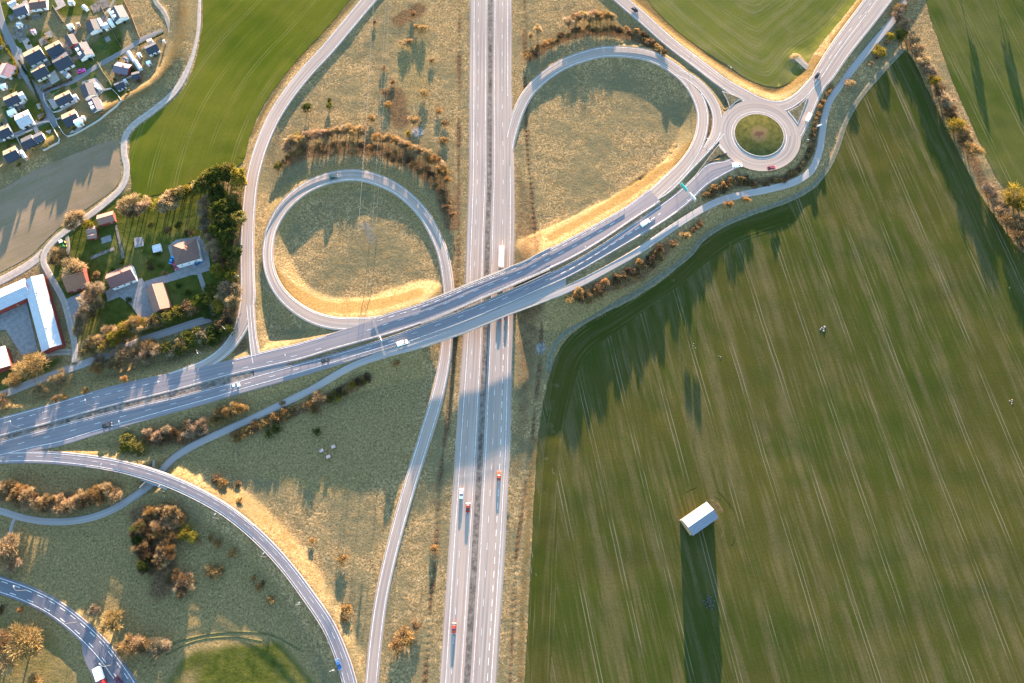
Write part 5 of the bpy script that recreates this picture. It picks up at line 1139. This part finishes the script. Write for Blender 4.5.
fence([(82, 42), (88, 52), (94, 60)], 'white fence right of the slate house', th=0.25)
fence([(124, 0), (131, 14), (140, 38)], 'thin brown fence between gardens and straw meadow', mat=paint((0.12, 0.08, 0.05)), h=1.0)
fence([(112, 30), (117, 40), (122, 48)], 'thin dark fence between two lawns of the estate', mat=paint((0.10, 0.07, 0.05)), h=1.0)
fence([(101, 6), (106, 16)], 'short dark fence near the upper annex', mat=paint((0.10, 0.07, 0.05)), h=1.0)
fence([(53, 6), (58, 14), (64, 23)], 'dark fence across the upper lawn', mat=paint((0.06, 0.05, 0.04)), h=1.3, th=0.4)
fence([(127, 79), (139, 74)], 'white fence under the tiny red house', th=0.25)
fence([(98, 63), (103, 72), (110, 82), (113, 88)], 'dark hedge like fence behind the big terrace', mat=paint((0.08, 0.08, 0.03)), h=1.2, th=0.5)
def hedge(pts, label, col, n, group):
    P = np.array(pts, float); s = np.concatenate([[0], np.cumsum(np.hypot(*np.diff(P, axis=0).T))])
    Q = [(np.interp(S, s, P[:, 0]), np.interp(S, s, P[:, 1])) for S in np.linspace(0, s[-1], n)]
    x0, y0, z0 = G(*Q[0]); t = empty('hedge', (x0, y0, z0)); props(t, label, 'hedge', group); 
    src = PROTO['scrub'][0]; V = []; F = []
    for i, (a, b) in enumerate(Q):
        x, y, z = G(a, b); me_ = random.choice(PROTO['scrub']); n0 = len(V)
        for v in me_.vertices: V.append((v.co.x*0.95+x-x0, v.co.y*0.95+y-y0, v.co.z*1.5+z-z0))
        for f in me_.polygons: F.append(tuple(q_+n0 for q_ in f.vertices))
    m_ = bpy.data.meshes.new('foliage'); m_.from_pydata(V, [], F); m_.materials.append(M['foliage']); o = bpy.data.objects.new('foliage', m_); C.objects.link(o); o.parent = t; o.color = col+(1,)
hedge([(0, 36), (3, 44), (9, 52), (14, 60), (18, 70), (17, 76), (10, 79)], 'yellow clipped hedge along the left side of the street', YEL, 30, None)
hedge([(20, 62), (27, 74)], 'short dark hedge on the right side of the street', DGR, 8, None)
hedge([(30, 78), (36, 92), (41, 104), (46, 116), (41, 121)], 'brown hedge along the left side of the lower street', OLV, 26, None)
hedge([(44, 92), (60, 85), (72, 80)], 'brown hedge below the side street', BRN, 16, None)
hedge([(46, 36), (50, 46), (53, 52)], 'tan hedge between the two upper tan houses', TAN, 9, None)
hedge([(140, 46), (160, 36), (163, 34)], 'dark hedge above the far right house', DGR, 12, None)
SHORT = ['slate corner house', 'wide brown roofed house', 'large tan house by the street', 'uppermost tan house of the block', 'small tan house of the block', 'dark house with white porch', 'slate house by the side street', 'navy house with red wall', 'navy house with white yard', 'navy house by the cream annex', 'pink roofed house', 'far right navy house', 'purple roofed red house', 'tiny red house', 'lowest small navy house', 'house on the corner lot', 'house with the cream terrace', 'tan house on the fenced lot', 'blue grey house at the pointed lot end', 'tan house second down the left edge', 'square white roofed house', 'house cut by the left edge', 'dark L shaped house', 'side wing of the L shaped house', 'lower left corner house']
for i, (px, py, L, Wd, a, lb, rf, wl, k) in enumerate(E_):
    base_lb = SHORT[i]
    for side, (dx, dy) in (('upper', (-3, -L*0.62)), ('lower', (5, L*0.66))):
        plant(px+dx+random.uniform(-3, 3), py+dy+random.uniform(-1, 1), random.uniform(0.9, 1.7), random.uniform(1.2, 2.4), 'scrub', random.choice([DGR, DGR, OLV, BRN, DBR, GRN]), 'garden shrub on the %s side of the %s' % (side, base_lb), 'garden shrubs of the estate')

# ------------------------------------------------------------------ vehicles
def wheels(t, L, Wd, xs_, r=0.32):
    for x in xs_:
        for s_ in (-1, 1):
            mb = MB(); mb.tube((x, s_*(Wd/2-0.22), r), (x, s_*(Wd/2+0.02), r), r, n=14); wl = mb.build('wheel', M['rubber'], t)
            mb = MB(); mb.tube((x, s_*(Wd/2-0.02), r), (x, s_*(Wd/2+0.035), r), r*0.55, n=10); mb.build('rim', M['steel'], wl)
def lights(t, L, Wd, zf):
    for s_ in (-1, 1):
        mb = MB(); mb.box((L/2-0.06, s_*(Wd/2-0.25), zf), (0.16, 0.34, 0.16)); mb.build('headlight', paint((0.75, 0.76, 0.78), 0.2), t)
        mb = MB(); mb.box((-L/2+0.04, s_*(Wd/2-0.22), zf+0.05), (0.12, 0.3, 0.2)); mb.build('tail_light', paint((0.4, 0.02, 0.02), 0.3), t)
def car(px, py, ang, col, label, z=None, kind='car', group=None):
    x, y, z0 = G(px, py) if z is None else W(px, py, z)
    dims = {'car': (4.5, 1.82), 'van': (5.4, 2.0), 'truck': (12.0, 2.5), 'lorry': (8.0, 2.5)}[kind]; L, Wd = dims
    t = empty('parked_car' if group == 'parked' else {'car': 'car', 'van': 'van', 'truck': 'truck', 'lorry': 'lorry'}[kind], (x, y, z0+0.07), R(ang)); props(t, label, {'car': 'car', 'van': 'van'}.get(kind, 'truck'))
    P_ = paint(col, 0.3); a = L/2
    if kind in ('car', 'van'):
        lo = [(-a, 0.3), (a*0.96, 0.28), (a, 0.5), (a*0.93, 0.72), (a*0.42, 0.95), (-a*0.9, 0.98), (-a, 0.8)] if kind == 'car' else [(-a, 0.35), (a*0.97, 0.3), (a, 0.6), (a*0.9, 1.0), (a*0.62, 1.15), (-a, 1.2)]
        mb = MB(); mb.prism(lo[::-1], -Wd/2, Wd/2); 
        top = 1.45 if kind == 'car' else 2.1
        tp = [(a*0.10, -0.62*Wd/2*1.15), (-a*0.62, 0)] 
        x0, x1, x2, x3 = (a*0.42, a*0.08, -a*0.55, -a*0.88) if kind == 'car' else (a*0.62, a*0.36, -a*0.96, -a)
        zb_ = 0.93 if kind == 'car' else 1.15
        w0, w1 = Wd/2*0.95, Wd/2*(0.74 if kind == 'car' else 0.86)
        # roof panel belongs to the body
        V = [(x1, -w1, top-0.02), (x2, -w1, top-0.02), (x2, w1, top-0.02), (x1, w1, top-0.02), (x1-0.1, -w1+.05, top+0.05), (x2+0.1, -w1+.05, top+0.05), (x2+0.1, w1-.05, top+0.05), (x1-0.1, w1-.05, top+0.05)]
        mb.add(V, [(7, 6, 5, 4), (0, 4, 5, 1), (1, 5, 6, 2), (2, 6, 7, 3), (3, 7, 4, 0)])
        if kind == 'van':
            mb.add([(x1-0.7, -w0, zb_), (x3, -w0, zb_), (x3, w0, zb_), (x1-0.7, w0, zb_), (x1-0.7, -w1-.03, top), (x2, -w1-.03, top), (x2, w1+.03, top), (x1-0.7, w1+.03, top)], [(0, 1, 5, 4), (1, 2, 6, 5), (2, 3, 7, 6), (3, 0, 4, 7)])
        mb.build('body', P_, t)
        mb = MB(); mb.add([(x0, -w0, zb_), (x3+0.01, -w0, zb_), (x3+0.01, w0, zb_), (x0, w0, zb_), (x1, -w1, top-0.03), (x2, -w1, top-0.03), (x2, w1, top-0.03), (x1, w1, top-0.03)], [(0, 1, 5, 4), (1, 2, 6, 5), (2, 3, 7, 6), (3, 0, 4, 7)])
        if kind == 'car': mb.build('window', M['glass'], t)
        else:
            mb = MB(); mb.add([(x0, -w0, zb_), (x0, w0, zb_), (x1, w1, top-0.03), (x1, -w1, top-0.03), (x1-0.7, -w0, zb_), (x1-0.7, w0, zb_), (x1-0.7, -w1, top-.03), (x1-0.7, w1, top-.03)], [(0, 1, 2, 3), (0, 3, 6, 4), (1, 5, 7, 2)]); mb.build('window', M['glass'], t)
        wheels(t, L, Wd, (a*0.62, -a*0.58)); lights(t, L, Wd, 0.62)
    else:
        mb = MB(); mb.box((a-1.0, 0, 1.75), (2.0, Wd*0.97, 2.6), taper=0.94); mb.build('cab', P_ if kind == 'truck' else paint((0.45, 0.03, 0.03), 0.3), t)
        mb = MB(); mb.box((a-0.02, 0, 2.15), (0.06, Wd*0.85, 0.9)); mb.build('windscreen', M['glass'], t)
        mb = MB(); mb.box((-1.15, 0, 2.45), (L-2.6, Wd, 2.7)); mb.box((-1.15, 0, 3.84), (L-2.7, Wd*0.96, 0.08)); mb.build('cargo_box', P_, t)
        mb = MB(); mb.box((-0.3, 0, 0.85), (L-1.0, 1.0, 0.3)); mb.build('chassis', paint((0.05, 0.05, 0.05)), t)
        wheels(t, L, Wd, (a-1.4, -a*0.45, -a*0.68) if kind == 'lorry' else (a-1.4, -a*0.4, -a*0.55, -a*0.7), 0.5); lights(t, L, Wd, 0.8)
    return t
def on(rd, px, py):
    d = [(rd.px(i)[0]-px)**2+(rd.px(i)[1]-py)**2 for i in range(len(rd.Z))]; i = int(np.argmin(d)); return float(rd.Z[i, 2]), math.degrees(math.atan2(rd.t[i, 1], rd.t[i, 0]))
def drive(rd, px, py, col, label, rev=False, kind='car', dang=0):
    z, a = on(rd, px, py); return car(px, py, a+(180 if rev else 0)+dang, col, label, z=z+0.02, kind=kind)
WH = (0.8, 0.8, 0.8); DK = (0.02, 0.022, 0.028); RD = (0.35, 0.03, 0.02); BL = (0.04, 0.1, 0.3)
drive(MR, 501.5, 259, WH, 'long white truck just above the bridges on the right motorway carriageway', rev=True, kind='truck')
drive(MR, 499, 476, (0.3, 0.06, 0.02), 'red car alone on the right motorway carriageway', rev=True)
drive(ML, 461.5, 494, WH, 'white car on the left motorway carriageway beside a dark red one')
drive(ML, 468, 508, (0.2, 0.025, 0.02), 'dark red car on the left motorway carriageway')
drive(ML, 454, 628, (0.45, 0.05, 0.03), 'bright red car low on the left motorway carriageway')
drive(MR, 499.5, 317, RD, 'left one of two red cars leaving the shade of the bridge', rev=True)
drive(MR, 506, 314, RD, 'right one of two red cars leaving the shade of the bridge', rev=True)
drive(Lr, 402.5, 343.5, WH, 'white van on the lower bridge carriageway left of the motorway', kind='van')
drive(Lr, 326, 360.5, DK, 'black car on the lower carriageway below the left loop')
drive(Lr, 235.8, 386, (0.35, 0.42, 0.5), 'silver blue car where the two carriageways join by the long road')
drive(Lr, 108, 425.5, DK, 'black car on the shaded lower carriageway at the left')
drive(Lr, 645, 223.5, WH, 'white lorry on the lower carriageway near the green sign gantry', kind='van')
drive(LO, 334, 177.5, (0.02, 0.05, 0.05), 'dark green car on the shaded top of the left loop', rev=True)
drive(RM, 634.6, 10.5, DK, 'black car on the road at the top centre right')
drive(RN, 816.7, 76.5, DK, 'black car approaching the roundabout from the upper right')
drive(RN, 808, 118, WH, 'white van leaving the roundabout toward the upper right', kind='van', rev=True)
car(736.8, 166, 5, WH, 'white van entering the roundabout at its lower left', z=3.65, kind='van')
car(771.2, 168.5, 12, (0.2, 0.03, 0.04), 'dark red car on the bottom of the roundabout', z=3.65)
drive(RS, 339, 664, (0.03, 0.09, 0.25), 'blue car on the curved slip road at the bottom')
car(102.6, 675.5, -62, WH, 'white and red lorry standing in the lay-by at the lower left', z=1.25, kind='lorry')
drive(RT, 119.5, 681, (0.12, 0.015, 0.04), 'dark magenta car beside the white and red lorry')
car(82, 71.5, 25, (0.5, 0.03, 0.25), 'magenta car on the side street of the estate', group='parked')
car(172.5, 260.5, 80, (0.02, 0.2, 0.45), 'bright blue car at the left wall of the hipped farmhouse', group='parked')
car(175.7, 266.5, -60, (0.3, 0.02, 0.06), 'dark red car parked below the bright blue one', group='parked')
car(199, 263, 40, (0.06, 0.15, 0.3), 'blue car parked at the lower right of the hipped farmhouse', group='parked')
# green farm tractor
x, y, z0 = G(64, 244.5); t = empty('tractor', (x, y, z0), R(-65)); props(t, 'green and white farm tractor parked between the track and the trees', 'tractor')
mb = MB(); mb.box((1.1, 0, 1.2), (2.2, 0.9, 0.9), taper=0.9); mb.box((-0.4, 0, 0.9), (2.0, 1.0, 0.5)); mb.build('body', paint((0.05, 0.25, 0.06), 0.4), t)
mb = MB(); mb.box((-0.6, 0, 2.0), (1.5, 1.4, 1.3), taper=0.9); mb.build('cab', M['glass'], t)
mb = MB(); mb.box((-0.6, 0, 2.75), (1.7, 1.6, 0.14)); mb.build('roof', paint((0.7, 0.75, 0.6), 0.5), t)
for x_, r_ in ((1.7, 0.55), (-0.7, 0.9)):
    for s_ in (-1, 1):
        mb = MB(); mb.tube((x_, s_*0.75, r_), (x_, s_*1.15, r_), r_, n=16); wl = mb.build('wheel', M['rubber'], t)
        mb = MB(); mb.tube((x_, s_*1.1, r_), (x_, s_*1.18, r_), r_*0.5, n=10); mb.build('rim', paint((0.6, 0.5, 0.05)), wl)

# ------------------------------------------------------------------ lamps, gantries, pylon, stones
def lampm():
    mb = MB(); mb.tube((0, 0, -0.3), (0, 0, 8.6), 0.09, 0.06, n=8); mb.tube((0, 0, 8.6), (0.35, 0, 9.0), 0.07, 0.06, n=6); mb.tube((0.35, 0, 9.0), (1.7, 0, 9.2), 0.06, 0.05, n=6)
    return mb
_lm = {}
def lamp(px, py, ang, label, rd=None, h=1.0):
    """(px,py): where the foot stands"""
    x, y, z = G(px, py)
    t = empty('street_lamp', (x, y, z), R(ang)); props(t, label, 'street lamp', 'street lamps along the roads')
    if not _lm:
        p = lampm().build('pole', M['steel'], t); mb = MB(); mb.box((2.0, 0, 9.2), (0.9, 0.34, 0.14)); q_ = mb.build('lamp_head', M['lamp'], t); mb = MB(); mb.box((2.0, 0, 9.115), (0.7, 0.24, 0.03)); g_ = mb.build('lens', M['glass'], q_)
        _lm['p'] = p; _lm['q'] = q_; _lm['g'] = g_
    else:
        p = _lm['p'].copy(); C.objects.link(p); p.parent = t; q_ = _lm['q'].copy(); C.objects.link(q_); q_.parent = t; g_ = _lm['g'].copy(); C.objects.link(g_); g_.parent = q_
LP = [(24, 429, 110, 'in the median at the left edge, first from the left'), (97, 408, 110, 'in the median left of the junction, second from the left'), (168, 390, 110, 'in the median left of the junction, third from the left'), (241, 372, 110, 'in the median beside the road junction'),
 (130, 429, 110, 'below the lower carriageway above the curved slip road'), (110, 471, 70, 'below the slip road left of the underpass'), (166, 492, 60, 'below the slip road right of the underpass'), (220, 519, 50, 'below the slip road at the big thicket'), (267, 557, 45, 'beside the descending slip road, upper one'), (301, 604, 30, 'beside the descending slip road, middle one'), (334, 669, 20, 'beside the descending slip road, lowest one'),
 (29, 590, 120, 'at the lower left road, first one'), (77, 622, 130, 'at the lower left road, middle one'), (115, 664, 145, 'at the lower left road, nearest the lorry'),
 (229, 332, -40, 'outside the bend of the long road, upper one'), (204, 355, -60, 'outside the bend of the long road, lower one'), (241, 283, 0, 'left of the long road beside the wood'),
 (688, 65, -50, 'where the right loop nears the top road'), (724, 76, -60, 'above the top road near the roundabout'), (861, 23, -150, 'beside the cycle path at the upper right'),
 (686, 212, 120, 'below the sign gantry'), (640, 224, 110, 'in the median right of the bridges'), (585, 258, 110, 'in the median just right of the bridges'), (413, 352, 110, 'at the left end of the cycle path bridge'), (292, 364, 110, 'in the median left of the bridges'), (805, 150, 170, 'right of the roundabout by the hedge'), (706, 150, 150, 'in the narrow island left of the roundabout')]
for px, py, a, lb in LP: lamp(px, py, a, 'grey street lamp '+lb)
def gantry(pa, pb, h, label, panels=(), col=None, z=None):
    a = Vector(W(pa[0], pa[1], z)); b = Vector(W(pb[0], pb[1], z)); loc = a.copy(); b = b-loc; t = empty('sign_gantry', loc); props(t, label, 'sign gantry')
    zb_ = -z-0.2 if False else -1.5
    for p in (Vector((0, 0, 0)), b):
        mb = MB(); mb.tube((p.x, p.y, zb_), (p.x, p.y, h), 0.13, 0.1, n=8); mb.build('post', M['steel'], t)
    mb = MB(); d = b.normalized(); n_ = Vector((-d.y, d.x, 0))
    for s_ in (-0.3, 0.3):
        for zz in (h, h-0.6): mb.tube(n_*s_+Vector((0, 0, zz)), b+n_*s_+Vector((0, 0, zz)), 0.05, n=6)
    k = int(b.length/1.2)
    for i in range(k):
        mb.tube(b*(i/k)+n_*0.3+Vector((0, 0, h)), b*((i+1)/k)-n_*0.3+Vector((0, 0, h)), 0.05, n=4)
    mb.build('beam', M['steel'], t)
    for f0, f1, c_ in panels:
        m0, m1 = b*f0+n_*0.5, b*f1+n_*0.5; mb = MB()
        V = [m0+Vector((0, 0, h-1.6)), m1+Vector((0, 0, h-1.6)), m1+Vector((0, 0, h+0.9)), m0+Vector((0, 0, h+0.9))]; V += [v+n_*0.22 for v in V]
        mb.add(V, [(0, 1, 2, 3), (7, 6, 5, 4), (0, 4, 5, 1), (1, 5, 6, 2), (2, 6, 7, 3), (3, 7, 4, 0)]); mb.build('sign_panel', paint(c_, 0.5), t)
gantry((676.5, 189.5), (693, 208), 6.5, 'sign gantry with a turquoise panel left below the roundabout', [(0.05, 0.42, (0.05, 0.42, 0.36)), (0.55, 0.92, (0.7, 0.7, 0.7))], z=4.3)
gantry((375, 322), (387, 359), 6.5, 'white portal gantry over the lower carriageway left of the motorway', [(0.5, 0.62, (0.6, 0.6, 0.6))], z=6.0)
gantry((0, 441), (3, 461), 6.5, 'white sign gantry over the lower carriageway on the left edge', [(0.1, 0.45, (0.7, 0.7, 0.7)), (0.55, 0.9, (0.7, 0.7, 0.7))], z=3.4)
# lattice pylon
x, y, z0 = G(373, 243); t = empty('pylon', (x, y, z0)); props(t, 'steel lattice pylon standing inside the left loop', 'pylon')
HP = 24.0; mb = MB(); lv = [0, 4, 8, 12, 15.5, 18.5, 21, HP]; wd = [1.9, 1.6, 1.3, 1.0, 0.8, 0.6, 0.5, 0.15]
cor = [[(sx*w_, sy*w_, z_) for sx, sy in ((-1, -1), (1, -1), (1, 1), (-1, 1))] for z_, w_ in zip(lv, wd)]
for i in range(len(lv)-1):
    for j in range(4):
        mb.tube(cor[i][j], cor[i+1][j], 0.12, n=4); mb.tube(cor[i][j], cor[i+1][(j+1) % 4], 0.06, n=4); mb.tube(cor[i+1][j], cor[i+1][(j+1) % 4], 0.06, n=4)
mb.build('lattice_tower', M['steel'], t)
for z_, l_ in ((16.5, 4.5), (20.5, 3.4)):
    mb = MB()
    for s_ in (-1, 1):
        for w_ in (-0.4, 0.4): mb.tube((s_*0.6, w_, z_), (s_*l_, 0, z_+0.2), 0.08, n=4)
        mb.tube((s_*0.6, 0, z_+1.2), (s_*l_, 0, z_+0.2), 0.06, n=4); mb.tube((s_*l_, 0, z_+0.2), (s_*l_, 0, z_-1.0), 0.08, n=5)
    mb.build('cross_arm', M['steel'], t)
k_ = 0
for sx, z_ in ((-4.5, 15.5), (4.5, 15.5), (-3.4, 19.5), (3.4, 19.5)):
    mb = MB(); P_ = []
    for i in range(25):
        f = i/24; P_.append(Vector((sx-f*3, f*235, -3.0*4*f*(1-f))))
    for a, b in zip(P_[:-1], P_[1:]): mb.tube(a, b, 0.03, n=4)
    o = mb.build('power_line', M['steel'], loc=(x, y, z0+z_)); props(o, ('upper ' if z_ > 18 else 'lower ')+('left ' if sx < 0 else 'right ')+'power line running from the pylon to the top edge', 'power line', 'power lines')
# worn ground round the field barn
M['worn_crop'] = gravel_mat('worn_crop', (0.05, 0.04, 0.02), (0.13, 0.095, 0.05), (0.05, 0.045, 0.02)); M['lush_crop'] = gravel_mat('lush_crop', (0.02, 0.026, 0.006), (0.034, 0.036, 0.010), (0.03, 0.034, 0.01))
def strip_at(name, pts, hw, mat, z): r_ = Road([(p[0], p[1], z, hw) for p in pts], name=name, mat=mat, drop=0.15, sup=False, skirt=(0.2, 0.1)); r_.build()
strip_at('worn_ground', [(684, 519), (695, 509), (708, 500), (716, 503)], 1.6, 'worn_crop', 0.16)
strip_at('worn_ground', [(716, 503), (723, 514), (724, 530), (721, 538)], 1.8, 'worn_crop', 0.17)
strip_at('crop_margin', [(655, 512), (678, 497), (700, 486), (716, 490), (730, 505), (738, 522), (732, 545)], 1.2, 'lush_crop', 0.14)
strip_at('crop_margin', [(668, 530), (672, 515), (690, 500), (706, 493), (720, 500)], 0.9, 'lush_crop', 0.145)
# stones in the fields
def stones(px, py, n, rad, label, size=(0.4, 1.0), col=(0.45, 0.42, 0.38), grp=None):
    for i in range(n):
        a = 2.4*i; r = rad*math.sqrt((i+0.3)/n); x, y, z = G(px, py); x += math.cos(a)*r; y += math.sin(a)*r
        bm = bmesh.new(); bmesh.ops.create_icosphere(bm, subdivisions=2, radius=1); s_ = random.uniform(*size)
        for v in bm.verts:
            v.co *= 1+0.35*mnoise.noise(v.co*1.3+Vector((i*7.1, px, 0))); v.co.z *= 0.65; v.co *= s_
        m_ = bpy.data.meshes.new('boulder'); bm.to_mesh(m_); bm.free(); m_.materials.append(paint(col, 0.9, var=0.3)); o = bpy.data.objects.new('boulder', m_); C.objects.link(o)
        o.location = (x, y, z+s_*0.2); props(o, label, 'boulder', grp or label)
stones(823, 329, 5, 1.6, 'pale boulder in the small heap in the upper middle of the wheat field', (0.3, 0.7), (0.17, 0.17, 0.17))
stones(1011, 402, 4, 1.3, 'pale boulder in the heap near the right edge of the wheat field', (0.3, 0.6), (0.17, 0.15, 0.14))
stones(720, 357, 3, 1.0, 'low brown stone on the worn patch of the wheat field', (0.2, 0.4), (0.12, 0.10, 0.08))
stones(692, 346, 6, 2.0, 'small stone hidden in the crop left of the worn patch', (0.15, 0.25), (0.3, 0.28, 0.25))
stones(541, 349, 14, 3.6, 'grey stone of the heap between the motorway and the field corner', (0.4, 0.8), (0.13, 0.125, 0.12))
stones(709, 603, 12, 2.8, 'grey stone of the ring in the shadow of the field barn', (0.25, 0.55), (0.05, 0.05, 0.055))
stones(418, 132, 6, 3.0, 'white stone on the bare patch beside the motorway', (0.2, 0.4), (0.3, 0.28, 0.25))
# small white roadside boxes
for i, (px, py, lb) in enumerate([(322, 451, 'upper left'), (334, 447, 'upper right'), (329, 457, 'lower')]):
    x, y, z = G(px, py); t = empty('monitoring_box', (x, y, z), 0.4); props(t, 'small white box on the grey-green meadow, %s of three' % lb, 'box', 'three small white boxes on the meadow')
    mb = MB(); mb.box((0, 0, 0.7), (1.6, 1.2, 1.4)); mb.build('cabinet', paint((0.12, 0.12, 0.12)), t); mb = MB(); mb.box((0, 0, 1.46), (1.9, 1.5, 0.12)); mb.build('lid', paint((0.13, 0.14, 0.16)), t)
x, y, z = G(817.6, 128); t = empty('road_sign', (x, y, z), 0.3); props(t, 'white road sign on posts beside the cycle path right of the roundabout', 'road sign')
for s_ in (-0.9, 0.9):
    mb = MB(); mb.tube((s_, 0, -0.2), (s_, 0, 2.8), 0.06, n=6); mb.build('post', M['steel'], t)
mb = MB(); mb.box((0, 0.1, 2.2), (2.6, 0.12, 1.5)); mb.build('sign_panel', paint((0.8, 0.8, 0.8)), t)
